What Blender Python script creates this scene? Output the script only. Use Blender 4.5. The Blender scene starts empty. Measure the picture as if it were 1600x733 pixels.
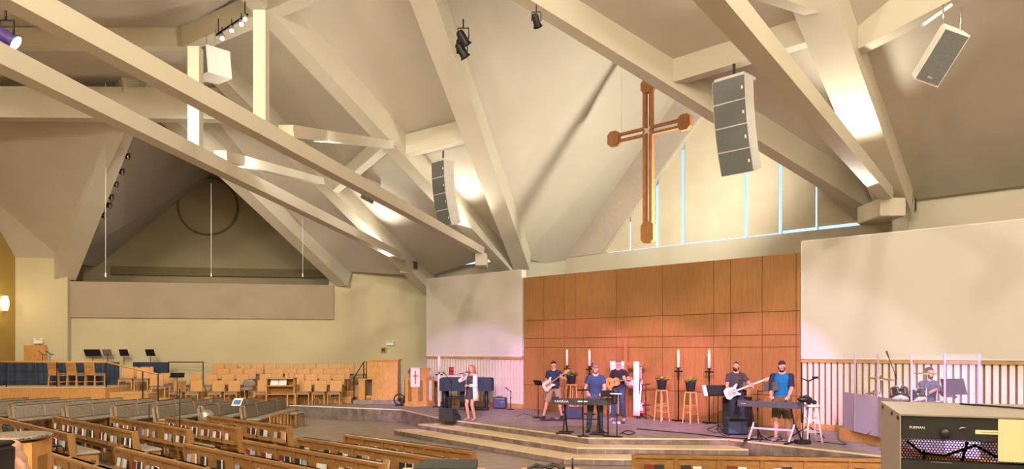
import bpy, math, random
from mathutils import Vector, Matrix, Quaternion
random.seed(7)
V = Vector
SC = bpy.context.scene
COL = SC.collection

# ------------------------------------------------------------------ camera
F, CX, HY, EYE = 1150.0, 800.0, 548.0, 2.05      # focal length in pixels, horizon row, eye height over the stage floor
cam = bpy.data.cameras.new('camera'); camo = bpy.data.objects.new('camera', cam); COL.objects.link(camo)
camo.location = (0, 0, EYE); camo.rotation_euler = (math.pi/2, 0, 0)
cam.sensor_width = 36; cam.lens = 36*F/1600; cam.shift_y = (HY-366.5)/1600; cam.clip_end = 400; cam.clip_start = .05
SC.camera = camo
SC.view_settings.view_transform = 'Standard'; SC.view_settings.look = 'None'
SC.view_settings.gamma = 1; SC.view_settings.use_curve_mapping = False
SC.view_settings.exposure = 0.12

# ------------------------------------------------------------------ pixel -> place
def at(u, v, Y): return V(((u-CX)/F*Y, Y, EYE+(HY-v)/F*Y))
def gnd(u, v, z=0.0):
    Y = F*(EYE-z)/(v-HY); return V(((u-CX)/F*Y, Y, z))
N2 = V((.680, .733, 0)).normalized(); D2 = V((.733, -.680, 0)).normalized()     # into / along the stage wall
def cs(c, s, z): return N2*c + D2*s + V((0, 0, z))
def onwall(u, v, c=19.3):
    r = V(((u-CX)/F, 1, (HY-v)/F)); t = c/(N2.x*r.x+N2.y*r.y); return V((r.x*t, r.y*t, EYE+r.z*t))
def su(u, c=19.3): return onwall(u, HY, c).dot(D2)

# ------------------------------------------------------------------ world and lights
W = bpy.data.worlds.new('world'); SC.world = W; W.use_nodes = True
nt = W.node_tree; bg = nt.nodes['Background']
g = nt.nodes.new('ShaderNodeTexCoord'); sp = nt.nodes.new('ShaderNodeSeparateXYZ'); rp = nt.nodes.new('ShaderNodeValToRGB')
nt.links.new(g.outputs['Generated'], sp.inputs[0]); nt.links.new(sp.outputs['Z'], rp.inputs[0]); nt.links.new(rp.outputs[0], bg.inputs[0])
rp.color_ramp.elements[0].position = .0; rp.color_ramp.elements[0].color = (.80, .92, 1, 1)
rp.color_ramp.elements[1].position = .45; rp.color_ramp.elements[1].color = (.16, .50, 1, 1)
bg.inputs[1].default_value = 1.3
def lamp(kind, loc, power, color=(1, .87, .66), radius=.25, target=None, angle=60, blend=.5, name=None):
    l = bpy.data.lights.new(name or 'lamp', kind); o = bpy.data.objects.new(name or 'lamp', l); COL.objects.link(o)
    o.location = loc; l.energy = power; l.color = color; l.shadow_soft_size = radius
    if kind == 'SPOT': l.spot_size = math.radians(angle); l.spot_blend = blend
    if target is not None: o.rotation_euler = (V(target)-V(loc)).to_track_quat('-Z', 'Y').to_euler()
    return o
AXS = -12.48
WARM = (1, .90, .76)
# unseen fill lamps added above and behind the camera, uplights on the beams, coloured stage spots
for p, e in (((4.0, -3.0, 11.4), 3900), ((-5.0, -4.0, 11.6), 4200), ((-14.0, -2.0, 11.2), 3700), ((13, -3, 10.5), 2300)):
    lamp('POINT', p, e, WARM, .5)
for p, tgt, e, a in (
    (at(600, 400, 28.5), at(560, 300, 24), 900, 120), (at(735, 372, 25.6), at(640, 200, 21), 800, 120),
    (at(1330, 300, 16.6), at(1330, 140, 14.4), 800, 110), (V((3.0, 8.3, 6.6)), V((3, 14, 14)), 500, 150), (at(500, 236, 15), at(560, 100, 20), 600, 130),
    (at(390, 275, 16.5), at(430, 150, 22), 600, 130),
    (cs(20.0, AXS+2.5, 5.2), cs(20.5, AXS-1.5, 10), 1900, 165)):  # extra spot added behind the wooden wall to brighten the gable
    lamp('SPOT', p, e, (1, .93, .76), .25, tgt, a, .9)
PINK = (1, .36, .95)
for p, tgt, e, col, a in (
    (V((.5, 8.0, 6.6)), cs(19.2, -15.4, .3), 6000, PINK, 20), (V((2.2, 7.6, 6.5)), cs(19.2, -12.4, .3), 6000, PINK, 20),
    (V((4.5, 7.0, 6.3)), cs(19.2, -9.2, .3), 5200, PINK, 22),
    (V((-1.5, 8.5, 6.8)), cs(18.8, -20, -.2), 7000, (.80, .45, 1), 20), (V((6, 6, 6.0)), cs(18.5, -3.8, -.6), 5000, (.80, .45, 1), 24),
    (V((0, 5, 6.2)), cs(17, -14, .3), 3000, (1, .68, .80), 30), (V((4, 4, 6.0)), cs(16.5, -7, .3), 2800, (1, .68, .85), 36)):
    lamp('SPOT', p, e, col, .12, tgt, a, .3)
# unseen spots added to brighten the left seats and the far wall
for p, tgt, e in ((V((-9, 20, 8.6)), V((-11, 31, 1.5)), 1100), (V((-12, 16, 8.8)), V((-13, 25, .5)), 2600), (V((-7.5, 12, 8.5)), V((-8, 16, 0)), 2400)):
    lamp('SPOT', p, e, WARM, .3, tgt, 95, .8)

# ------------------------------------------------------------------ materials
MATS = {}
def mat(name, col, rough=.6, metal=0, vary=.08, scale=6, grain=None, col2=None, emit=0, alpha=1, bump=0, spec=.4, trans=0):
    if name in MATS: return MATS[name]
    m = bpy.data.materials.new(name); m.use_nodes = True; MATS[name] = m
    n = m.node_tree; b = n.nodes['Principled BSDF']
    b.inputs['Roughness'].default_value = rough; b.inputs['Metallic'].default_value = metal
    b.inputs['Specular IOR Level'].default_value = spec
    c = col if len(col) == 4 else (*col, 1)
    if vary or col2:
        tc = n.nodes.new('ShaderNodeTexCoord'); mp = n.nodes.new('ShaderNodeMapping'); nz = n.nodes.new('ShaderNodeTexNoise'); rm = n.nodes.new('ShaderNodeValToRGB')
        n.links.new(tc.outputs['Object'], mp.inputs[0]); n.links.new(mp.outputs[0], nz.inputs['Vector']); n.links.new(nz.outputs['Fac'], rm.inputs[0]); n.links.new(rm.outputs[0], b.inputs['Base Color'])
        nz.inputs['Scale'].default_value = scale; nz.inputs['Detail'].default_value = 6
        if grain: mp.inputs['Scale'].default_value = grain
        d = col2 or tuple(max(0, x*(1-2*vary)) for x in c[:3])
        rm.color_ramp.elements[0].position = .3; rm.color_ramp.elements[1].position = .7
        rm.color_ramp.elements[0].color = (*d[:3], 1); rm.color_ramp.elements[1].color = tuple(min(1, x*(1+vary*.6)) for x in c[:3])+(1,)
        if bump:
            bp = n.nodes.new('ShaderNodeBump'); bp.inputs['Strength'].default_value = bump; bp.inputs['Distance'].default_value = .02
            n.links.new(nz.outputs['Fac'], bp.inputs['Height']); n.links.new(bp.outputs[0], b.inputs['Normal'])
    else: b.inputs['Base Color'].default_value = c
    if emit:
        b.inputs['Emission Color'].default_value = c; b.inputs['Emission Strength'].default_value = emit
    if alpha < 1: b.inputs['Alpha'].default_value = alpha
    if trans: b.inputs['Transmission Weight'].default_value = trans
    return m
cream = mat('cream paint', (.60, .555, .455), .8, vary=.03, scale=.7)
ceilm = mat('ceiling paint', (.56, .51, .44), .85, vary=.04, scale=.5)
wallm = mat('wall paint', (.55, .485, .31), .85, vary=.04, scale=.5)
ochre = mat('ochre wall paint', (.45, .31, .08), .85, vary=.05, scale=.6)
panelgrey = mat('taupe acoustic panel', (.38, .30, .215), .9, vary=.05, scale=.8)
screenm = mat('white screen', (.64, .61, .57), .7, vary=.02, scale=.4)
woodwall = mat('cherry veneer', (.37, .175, .06), .45, vary=.10, scale=3, grain=(9, 9, .7))
oak = mat('oak', (.55, .27, .075), .42, vary=.16, scale=4, grain=(2.5, 12, 12))
oakp = mat('pew oak', (.34, .165, .05), .42, vary=.18, scale=4, grain=(2, 12, 12))
oakl = mat('light oak', (.62, .31, .10), .42, vary=.12, scale=4, grain=(8, 8, 1.5))
trimw = mat('oak trim', (.50, .28, .10), .5, vary=.12, scale=4)
ribw = mat('rib white', (.72, .66, .56), .6, vary=.03)
ribd = mat('rib groove', (.20, .11, .07), .7, vary=.06)
stagem = mat('stage carpet tile', (.29, .235, .235), .7, vary=.25, scale=3, col2=(.20, .16, .165))
navem = mat('nave floor', (.30, .24, .19), .45, vary=.2, scale=2.2, grain=(1, 3, 1), col2=(.21, .165, .135))
tilem = mat('riser tile', (.21, .16, .14), .6, vary=.25, scale=4)
nosing = mat('step nosing', (.66, .52, .32), .6, vary=.08)
black = mat('black plastic', (.012, .012, .013), .45, vary=.05)
blackm = mat('black metal', (.015, .014, .014), .4, metal=.3, vary=.05)
grill = mat('speaker grille', (.13, .135, .135), .7, vary=.1, scale=60)
whitep = mat('white plastic', (.75, .73, .70), .5, vary=.03)
whitel = mat('white lacquer', (.74, .70, .62), .5, vary=.03)
chrome = mat('chrome', (.7, .7, .72), .22, metal=1, vary=.03)
fabg = mat('grey upholstery', (.29, .235, .175), .95, vary=.22, scale=30, bump=.15)
fabm = mat('mauve seat fabric', (.27, .22, .20), .95, vary=.15, scale=40)
navy = mat('navy cloth', (.035, .05, .085), .9, vary=.15, scale=3)
paper = mat('paper', (.78, .76, .72), .8, vary=.04)
wcloth = mat('white cloth', (.80, .77, .76), .9, vary=.04)
candle = mat('candle wax', (.85, .80, .70), .5, vary=.03)
flame = mat('flame', (1, .72, .25), .5, vary=0, emit=14)
gold = mat('brass', (.6, .4, .12), .35, metal=1, vary=.05)
redm = mat('red', (.45, .02, .02), .5, vary=.08)
skin = mat('skin', (.55, .30, .22), .55, vary=.06, scale=12)
leafm = mat('leaf green', (.12, .22, .04), .6, vary=.3, scale=9)
yell = mat('yellow leaf', (.50, .42, .06), .6, vary=.2, scale=9)

# ------------------------------------------------------------------ mesh helpers
class MB:
    def __init__(s): s.v = []; s.f = []; s.sm = []
    def add(s, vs, fs, smooth=False):
        o = len(s.v); s.v += [V(p) for p in vs]; s.f += [tuple(i+o for i in f) for f in fs]; s.sm += [smooth]*len(fs); return s
    def hexa(s, p):   # 8 corners: 4 bottom, 4 top
        return s.add(p, [(0, 3, 2, 1), (4, 5, 6, 7), (0, 1, 5, 4), (1, 2, 6, 5), (2, 3, 7, 6), (3, 0, 4, 7)])
    def box(s, x0, x1, y0, y1, z0, z1):
        return s.hexa([(x0, y0, z0), (x1, y0, z0), (x1, y1, z0), (x0, y1, z0), (x0, y0, z1), (x1, y0, z1), (x1, y1, z1), (x0, y1, z1)])
    def rbox(s, x0, x1, y0, y1, z0, z1, r=.02):     # chamfered box
        r = min(r, (x1-x0)*.45, (y1-y0)*.45, (z1-z0)*.45); pts = []
        for z, k in ((z0, r), (z0+r, 0), (z1-r, 0), (z1, r)):
            for (x, y, a, b) in ((x0, y0, 1, 0), (x0, y0, 0, 1), (x0, y1, 0, -1), (x0, y1, 1, 0), (x1, y1, -1, 0), (x1, y1, 0, -1), (x1, y0, 0, 1), (x1, y0, -1, 0)):
                sx = 1 if x == x0 else -1; sy = 1 if y == y0 else -1
                pts.append((x+abs(a)*sx*r+sx*k, y+abs(b)*sy*r+sy*k, z))
        fs = [tuple(range(8))] + [tuple(range(31, 23, -1))]
        for l in range(3):
            for i in range(8): j = (i+1) % 8; fs.append((l*8+i, l*8+8+i, l*8+8+j, l*8+j))
        return s.add(pts, fs)
    def bar(s, p0, p1, w, h, up=(0, 0, 1), base=False):   # box along a line; base: the line runs under it
        p0, p1 = V(p0), V(p1); d = (p1-p0).normalized(); sd = d.cross(V(up))
        if sd.length < 1e-4: sd = d.cross(V((0, 1, 0)))
        sd.normalize(); u = sd.cross(d); sd *= w/2
        lo, hi = (V((0, 0, 0)), u*h) if base else (-u*h/2, u*h/2)
        return s.hexa([p0-sd+lo, p0+sd+lo, p1+sd+lo, p1-sd+lo, p0-sd+hi, p0+sd+hi, p1+sd+hi, p1-sd+hi])
    def tube(s, pts, r, n=8, cap=True):
        pts = [V(p) for p in pts]; rs = r if isinstance(r, (list, tuple)) else [r]*len(pts); vs = []; fs = []; ref = None
        for i, p in enumerate(pts):
            d = (pts[min(i+1, len(pts)-1)]-pts[max(i-1, 0)]).normalized()
            if ref is None: ref = d.cross(V((0, 0, 1)) if abs(d.z) < .9 else V((1, 0, 0))).normalized()
            ref = (ref-d*ref.dot(d)).normalized(); b = d.cross(ref)
            for k in range(n): a = 2*math.pi*k/n; vs.append(p+(ref*math.cos(a)+b*math.sin(a))*rs[i])
        for i in range(len(pts)-1):
            for k in range(n): j = (k+1) % n; fs.append((i*n+k, i*n+j, i*n+n+j, i*n+n+k))
        if cap: fs += [tuple(range(n-1, -1, -1)), tuple(range((len(pts)-1)*n, len(pts)*n))]
        return s.add(vs, fs, True)
    def lathe(s, prof, c=(0, 0, 0), n=16, ax=None):
        c = V(c); q = V((0, 0, 1)).rotation_difference(V(ax)) if ax else Quaternion(); vs = []; fs = []
        for r, z in prof:
            for k in range(n): a = 2*math.pi*k/n; vs.append(c+q @ V((r*math.cos(a), r*math.sin(a), z)))
        m = len(prof)
        for i in range(m-1):
            for k in range(n): j = (k+1) % n; fs.append((i*n+k, i*n+j, i*n+n+j, i*n+n+k))
        fs += [tuple(range(n-1, -1, -1)), tuple(range((m-1)*n, m*n))]
        return s.add(vs, fs, True)
    def ball(s, c, r, n=12, m=8, axes=None):
        c = V(c); R = r if isinstance(r, (tuple, list)) else (r, r, r); A = axes or (V((1, 0, 0)), V((0, 1, 0)), V((0, 0, 1))); vs = []; fs = []
        for i in range(m+1):
            t = math.pi*i/m
            if i in (0, m): vs.append(c-A[2]*R[2]*math.cos(t)); continue
            for k in range(n):
                a = 2*math.pi*k/n; vs.append(c+A[0]*R[0]*math.sin(t)*math.cos(a)+A[1]*R[1]*math.sin(t)*math.sin(a)-A[2]*R[2]*math.cos(t))
        ix = lambda i, k: 0 if i == 0 else (1+(m-1)*n if i == m else 1+(i-1)*n+k % n)
        for i in range(m):
            for k in range(n):
                f = [ix(i, k), ix(i, k+1), ix(i+1, k+1), ix(i+1, k)]; g = []
                [g.append(x) for x in f if x not in g]; fs.append(tuple(g))
        return s.add(vs, fs, True)
    def prism(s, poly, dv):       # polygon in space thickened by dv
        poly = [V(p) for p in poly]; dv = V(dv); n = len(poly)
        nrm = V((0, 0, 0))
        for i in range(n): nrm += poly[i].cross(poly[(i+1) % n])
        fs = [tuple(range(n)), tuple(range(2*n-1, n-1, -1))] + [(i, n+i, n+(i+1) % n, (i+1) % n) for i in range(n)]
        if nrm.dot(dv) > 0: fs = [tuple(reversed(f)) for f in fs]
        return s.add(poly+[p+dv for p in poly], fs)
    def loft(s, rings, smooth=True):
        n = len(rings[0]); vs = [p for r in rings for p in r]; fs = []
        for i in range(len(rings)-1):
            for k in range(n): j = (k+1) % n; fs.append((i*n+k, i*n+j, i*n+n+j, i*n+n+k))
        fs += [tuple(range(n-1, -1, -1)), tuple(range((len(rings)-1)*n, len(rings)*n))]
        return s.add(vs, fs, smooth)
    def xf(s, M):
        s.v = [M @ p for p in s.v]; return s
    def mesh(s, name):
        me = bpy.data.meshes.new(name); me.from_pydata([tuple(p) for p in s.v], [], s.f)
        me.polygons.foreach_set('use_smooth', s.sm); me.update(); return me
def obj(name, mb, m, parent=None):
    me = mb.mesh(name) if isinstance(mb, MB) else mb
    o = bpy.data.objects.new(name, me); COL.objects.link(o)
    if m is not None and not me.materials: me.materials.append(m)
    if parent is not None: o.parent = parent
    return o
def tag(o, label=None, cat=None, group=None, kind=None):
    if label: o['label'] = label
    if cat: o['category'] = cat
    if group: o['group'] = group
    if kind: o['kind'] = kind
    return o
def thing(name, label, cat, loc=(0, 0, 0), rz=0, group=None):
    o = bpy.data.objects.new(name, None); COL.objects.link(o); o.location = loc; o.rotation_euler = (0, 0, rz); o.empty_display_size = .1
    return tag(o, label, cat, group)
def struct(name, mb, m, label=None, parent=None):
    o = obj(name, mb, m, parent); tag(o, label, kind='structure'); return o
def copy_tree(o, parent=None):
    c = o.copy(); COL.objects.link(c); c.parent = parent
    for ch in list(o.children): copy_tree(ch, c)
    return c
def rot(a): return Matrix.Rotation(a, 4, 'Z')
def text_mesh(name, body, size, depth=.001):
    cu = bpy.data.curves.new(name, 'FONT'); cu.body = body; cu.size = size; cu.extrude = depth; cu.resolution_u = 2
    t = bpy.data.objects.new(name, cu); COL.objects.link(t)
    me = bpy.data.meshes.new_from_object(t.evaluated_get(bpy.context.evaluated_depsgraph_get()))
    bpy.data.objects.remove(t); return me
# =================================================================== STRUCTURE
NF = -.46                                            # nave floor level
UP = V((0, 0, 1))
def poly(name, pts, m, dv, label=None): return struct(name, MB().prism(pts, dv), m, label)
# floors
struct('floor', MB().box(-34, 26, -8, 40, NF-.2, NF), navem, 'grey brown nave floor under the pews')
# stage outline on z=0 (from where the photograph shows its edges)
e0, e1, e2, e3, e4 = gnd(690, 654), gnd(919, 684), gnd(1138, 686), gnd(1376, 712), None
dirS = (e3-e2).normalized(); e4 = e3+dirS*4.0
lf = gnd(628, 640); ll = gnd(450, 633); le = ll+V((-11, .35, 0))
back = [cs(25, -4, 0), cs(25, -21, 0), V((-4, 33.2, 0)), V((-19.5, 30.6, 0))]
stage_poly = [e0, e1, e2, e3, e4, cs(16, 1.5, 0)] + [cs(19.6, 3, 0), cs(24, -1, 0)] + back + [le, ll, lf]
stage = struct('stage_platform', MB().prism(stage_poly, V((0, 0, NF+.03))), stagem, 'low stage with mauve grey floor in front of the wooden wall')
def riser_tiles(parent, a, b, z0, z1, w=.62):
    L = (b-a).length; n = max(1, round(L/w)); d = (b-a)/n; nrm = V((d.y, -d.x, 0)).normalized()
    if nrm.y > 0: nrm = -nrm
    for i in range(n):
        p, q = a+d*i, a+d*(i+1); g = d.normalized()*.004
        p, q = p+g, q-g
        t = MB().hexa([V((x.x, x.y, z)) for z in (z0, z1) for x in (p+nrm*.012, q+nrm*.012, q-nrm*.02, p-nrm*.02)])
        obj('tile', t, tilem, parent)
for a, b in ((le, ll), (ll, lf), (lf, e0), (e2, e3), (e3, e4)): riser_tiles(stage, a, b, NF+.005, -.035)
# nosing strip along the stage edge
edge = [le, ll, lf, e0, e1, e2, e3, e4]
for a, b in zip(edge, edge[1:]): obj('nosing', MB().bar(a-V((0, 0, .03)), b-V((0, 0, .03)), .05, .034, base=True), whitel if b in (lf, ll) else nosing, stage)
# steps in front of the stage: two treads below stage level
def offset_line(pts, d):
    out = []
    nn = []
    for a, b in zip(pts, pts[1:]):
        g = (b-a).normalized(); n_ = V((g.y, -g.x, 0)); n_ = n_ if n_.y < 0 else -n_; nn.append(n_)
    for i, p in enumerate(pts):
        if i == 0: out.append(p+nn[0]*d-(pts[1]-pts[0]).normalized()*d*.55)
        elif i == len(pts)-1: out.append(p+nn[-1]*d+(pts[-1]-pts[-2]).normalized()*d*.5)
        else:
            m_ = (nn[i-1]+nn[i]).normalized(); out.append(p+m_*d/m_.dot(nn[i]))
    return out
front = [e0, e1, e2]
riser_tiles(stage, e0, e1, -.153, -.035); riser_tiles(stage, e1, e2, -.153, -.035)
for k, (dd, zt) in enumerate(((.62, -.153), (1.24, -.307))):
    o_ = offset_line(front, dd); zb = zt-.154
    st = struct('stage_step', MB().prism([V((p.x, p.y, zt)) for p in o_+[e2+V((0, .3, 0)), e1+V((0, .3, 0)), e0+V((.2, .2, 0))]], V((0, 0, NF+.01-zt))), nosing,
                ('upper', 'lower')[k]+' broad step with pale top below the stage front')
    for a, b in zip(o_, o_[1:]):
        riser_tiles(st, V((a.x, a.y, 0)), V((b.x, b.y, 0)), zb+.01, zt-.03)
    riser_tiles(st, V((o_[0].x, o_[0].y, 0)), V((e0.x, e0.y, 0)), zb+.01, zt-.03)
# ------- stage wall (centre cherry panels, ribbed wings, two screens), plane c = 19.3
WC = 19.3
ucols = [818, 849.5, 881.5, 898.5, 963, 1035, 1115, 1141.5, 1191, 1244, 1251]
scol = [su(u) for u in ucols]; zrow = [0, .85, 2.15, 2.47, 3.1, 4.63]
sL, sR = su(667), su(1600)+3.5
def wbox(s0, s1, c0, c1, z0, z1): return MB().hexa([cs(c, s, z) for z in (z0, z1) for c, s in ((c0, s0), (c0, s1), (c1, s1), (c1, s0))])
wst = struct('wall_stage', wbox(scol[0], scol[-1], WC+.03, WC+.35, 0, 4.62), mat('panel joint', (.19, .085, .035), .8), 'cherry wood panelled wall behind the band')
for i in range(10):
    for j in range(5):
        gp = .009
        obj('panel', wbox(scol[i]+gp, scol[i+1]-gp if i < 9 else scol[i+1], WC, WC+.05, zrow[j]+gp, zrow[j+1]-gp), woodwall, wst)
def ribbed(nm, s0, s1, label, base):
    w = struct(nm, wbox(s0, s1, WC+.06, WC+.3, 0, 1.80), ribd, label)
    n = int((s1-s0)/.15)
    rm = wbox(0, .100, WC, WC+.07, .0, 1.74).mesh('rib'); rm.materials.append(ribw)
    for i in range(n):
        o = obj('rib', rm, None, w); o.location = D2*(s0+(i+.5)*(s1-s0)/n-.05)
    obj('rail', wbox(s0, s1, WC-.04, WC+.3, 1.74, 1.82), trimw, w)
    obj('base', wbox(s0, s1, WC-.05, WC+.02, 0, .16), base, w)
    return w
ribbed('wall_left_wing', sL, scol[0]-.02, 'white ribbed wall behind the piano', trimw)
ribbed('wall_right_wing', scol[-1]+.02, sR, 'white ribbed wall behind the drummer', trimw)
for nm, a, b, lb in (('projection_screen', sL+.02, scol[0]-.06, 'white projection screen above the piano, left of the wooden wall'),
                     ('projection_screen', scol[-1]+.02, sR, 'large white projection screen above the drummer')):
    t = thing(nm, lb, 'screen', cs(WC, a, 1.84), 0, 'projection screens')
    o = obj('screen_surface', wbox(a+.03, b-.03, WC-.03, WC+.2, 1.86, 4.89), screenm, t); o.location = -t.location
    fr = MB()
    for bb in ((a, b, 1.83, 1.86), (a, b, 4.89, 4.92), (a, a+.03, 1.83, 4.92), (b-.03, b, 1.83, 4.92)):
        fr.v and None; w_ = wbox(bb[0], bb[1], WC-.035, WC+.2, bb[2], bb[3]); fr.add(w_.v, w_.f)
    o = obj('screen_frame', fr, whitep, t); o.location = -t.location
# ------- gable with the window above the stage
AX = -12.48                                             # axis of the stage gable
CW = 24.0; zs = EYE+3.84; ho = 6.7; zo = EYE+10.9; hi_ = 4.9; zi = EYE+8.95; sillz = EYE+3.88
VL0, VLt = cs(20.94, AX-6.44, EYE+3.1), cs(9.8, AX, EYE+9.02)
VR0 = cs(20.94, AX+6.44, EYE+3.35)
# window wall: strip under the sill + soffit frame (with triangular hole) as one prism with a notch
wl = [cs(CW, AX-ho-1.2, -.4), cs(CW, AX+ho+1.2, -.4), cs(CW, AX+ho+1.2, zs), cs(CW, AX+ho, zs), cs(CW, AX, zo), cs(CW, AX-ho, zs), cs(CW, AX-ho-1.2, zs)]
loop_in = [cs(CW, AX-hi_, sillz), cs(CW, AX, zi), cs(CW, AX+hi_, sillz)]
mb = MB()
for off in (0, .35):
    pts = [p+N2*off for p in wl+loop_in]
    fs = [(0, 1, 2, 3, 9, 7, 5, 6), (3, 4, 8, 9), (4, 5, 7, 8)]
    if off: fs = [tuple(reversed(f)) for f in fs]
    mb.add(pts, fs)
mb.add([p+N2*o for o in (0, .35) for p in loop_in], [(0, 1, 4, 3), (1, 2, 5, 4), (2, 0, 3, 5)])
mb.add([p+N2*o for o in (0, .35) for p in wl], [(i, 7+i, 7+(i+1) % 7, (i+1) % 7) for i in range(7)])
gw = struct('wall_gable', mb, cream, 'cream gable wall around the triangular window')
# taupe raking bands between window edge and ceiling
for sg in (-1, 1):
    a0, a1 = cs(CW-.06, AX+sg*ho, zs+.02), cs(CW-.06, AX, zo)
    b0, b1 = cs(CW-.06, AX+sg*(hi_+.02), sillz), cs(CW-.06, AX, zi+.02)
    obj('raking_panel', MB().prism([a0, a1, b1, b0], N2*.05), mat('taupe panel', (.52, .45, .40), .85, vary=.03), gw)
# shades and glass
win = struct('window_1', MB().prism([p+N2*.30 for p in loop_in], N2*.02), mat('window glass', (.75, .88, 1), .05, vary=0, trans=1, alpha=.35), 'tall triangular window behind closed cream shades')
def ztop(s): return zi-abs(s-AX)*(zi-sillz)/hi_
cuts = [AX-hi_] + [su(u, CW+.15) for u in (942.5, 985, 1027, 1067.5, 1165.5, 1219.5, 1275.5)] + [AX+hi_-.05]
wid = [.02, .02, .06, .13, .15, .13, .13, .06, .02]
for i in range(len(cuts)-1):
    a, b = cuts[i]+wid[i]/2, cuts[i+1]-wid[i+1]/2
    if b-a < .08: continue
    z0 = sillz+(.05 if i < 4 else .07)+(.05 if i > 5 else 0)
    pts = [(a, z0), (b, z0), (b, max(z0+.01, ztop(b)))]
    if a < AX < b: pts.append((AX, ztop(AX)))
    pts.append((a, max(z0+.01, ztop(a))))
    obj('shade', MB().prism([cs(CW+.15, s, z) for s, z in pts], N2*.012), mat('shade fabric', (.68, .61, .47), .9, vary=.03, scale=2), win)
for i, s in enumerate(cuts[1:-1]):
    obj('mullion', wbox(s-.012, s+.012, CW+.27, CW+.32, sillz, ztop(s)), whitep, win)
# cheeks beside the gable, back walls behind the screens
for sg in (-1, 1):
    s0 = AX+sg*(ho+.05)
    poly('wall_gable_cheek', [cs(20.6, s0, 0), cs(24, s0, 0), cs(24, s0, zs+.6), cs(20.6, s0, zs+.6)], cream, D2*sg*.2)
poly('wall_behind_screen', [cs(21.3, -24.2, -.4), cs(21.3, AX-ho, -.4), cs(21.3, AX-ho, EYE+3.6), cs(21.3, -24.2, EYE+3.6)], cream, N2*.3)
poly('wall_behind_right_screen', [cs(21.3, AX+ho, -.4), cs(21.3, 12, -.4), cs(21.3, 12, EYE+6), cs(21.3, AX+ho, EYE+6)], cream, N2*.3)
# ------- far wall F (behind the choir)
def fw(u_or_x, z, off=0):                                # point on the far wall at plan X
    X = u_or_x; return V((X+off*-.17, 32+.173*(X+7.8)+off*.985, z))
WT = EYE+3.45
poly('wall_far', [fw(-18.3, -.5), fw(-3.2, -.5), fw(-3.2, WT), fw(-7.95, WT), fw(-7.95, EYE+1.4), fw(-18.3, EYE+1.4)], wallm, V((-.05, .3, 0)), 'pale yellow far wall behind the choir seats')
gb = struct('wall_parapet', MB().prism([fw(-18.2, EYE+1.36, -.1), fw(-7.75, EYE+1.36, -.1), fw(-7.75, EYE+2.84, -.1), fw(-18.2, EYE+2.84, -.1)], V((-.05, .35, 0))), panelgrey, 'long taupe parapet band across the far wall')
poly('wall_left_return', [fw(-20.2, -.5, -.35), fw(-18.1, -.5, -.35), fw(-18.1, EYE+3.6, -.35), fw(-20.2, EYE+4.2, -.35)], wallm, V((-.05, .3, 0)), 'pale wall strip beside the ochre wall')
lw0 = fw(-20.0, 0, -.3); ldir = V((.17, -.985, 0))
poly('wall_left', [lw0+UP*-.5, lw0+ldir*22+UP*-.5, lw0+ldir*22+UP*12, lw0+ldir*6+UP*11.5, lw0+UP*(EYE+3.75)], ochre, V((-.4, -.07, 0)), 'dark ochre side wall with a sconce')
# alcove behind the parapet
def al(X, z, off=5.0): return fw(X, z, off)
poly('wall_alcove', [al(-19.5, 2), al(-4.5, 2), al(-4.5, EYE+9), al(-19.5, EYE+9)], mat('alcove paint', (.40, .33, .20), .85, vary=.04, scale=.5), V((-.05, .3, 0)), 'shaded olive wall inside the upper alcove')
poly('floor_alcove', [fw(-18.2, EYE+2.0, .4), fw(-8.2, EYE+2.0, .4), al(-8.2, EYE+2.0), al(-18.6, EYE+2.0)], cream, V((0, 0, -.1)))
struct('trim_1', MB().prism([al(-18.2, EYE+3.62, 4.8), al(-7, EYE+3.62, 4.8), al(-7, EYE+4.02, 4.8), al(-18.2, EYE+4.02, 4.8)], V((-.02, .12, 0))), mat('dark olive band', (.22, .18, .09), .9, vary=.05), 'dark band low on the alcove wall')
rc = at(330, 325, 36.2); ring = MB(); rp_ = []
cw = al(rc.x+.85, rc.z, 4.9); e_x = V((.985, .17, 0))
for k in range(49): a = 2*math.pi*k/48; rp_.append(cw+e_x*1.38*math.cos(a)+UP*1.38*math.sin(a))
ring.tube(rp_, .05, 6)
tag(obj('wall_ring', ring, mat('ring bronze', (.20, .15, .06), .6, vary=.05)), 'large thin bronze ring mounted on the alcove wall', 'ring')

# ------- roof beams
def beam(p0, p1, w, h, label, ext=0, m=cream):
    d = (p1-p0); p1 = p1+d.normalized()*ext
    return tag(obj('roof_beam', MB().bar(p0, p1, w, h, base=True), m), label, 'beam', 'cream roof beams')
B10, B1t = at(790, 424, 28.3), at(410, 20, 18.0)
B20, B2t = at(668, 458, 32.0), at(216, 0, 19.0)
LL0, LAt = at(102, 437, 30.0), at(214, 143, 22.5)
LR0 = at(534, 447, 31.9)
Rb0, Rbt = at(1398, 335, 18.8), at(1268, 0, 13.3)
HB = .75
beam(VL0, VLt, .62, HB, 'steep cream roof beam rising from the left end of the wooden wall', .5)
beam(VR0+UP*.05, VLt+UP*.08, .42, HB+.25, 'long cream roof beam crossing in front of the cross and window', .5)
beam(B10, B1t, .5, HB, 'cream rafter with the left line array speaker beside its foot', 6)
beam(B20, B2t, .5, HB, 'cream rafter ending at the far corner with a small vent', 6)
beam(LL0, LAt, .75, HB, 'cream beam left of the upper alcove with small spotlights')
beam(LR0, LAt, .6, HB, 'cream beam along the right edge of the upper alcove')
beam(Rb0, Rbt, .75, HB, 'brightly lit cream rafter above the right screen', 5)
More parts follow.
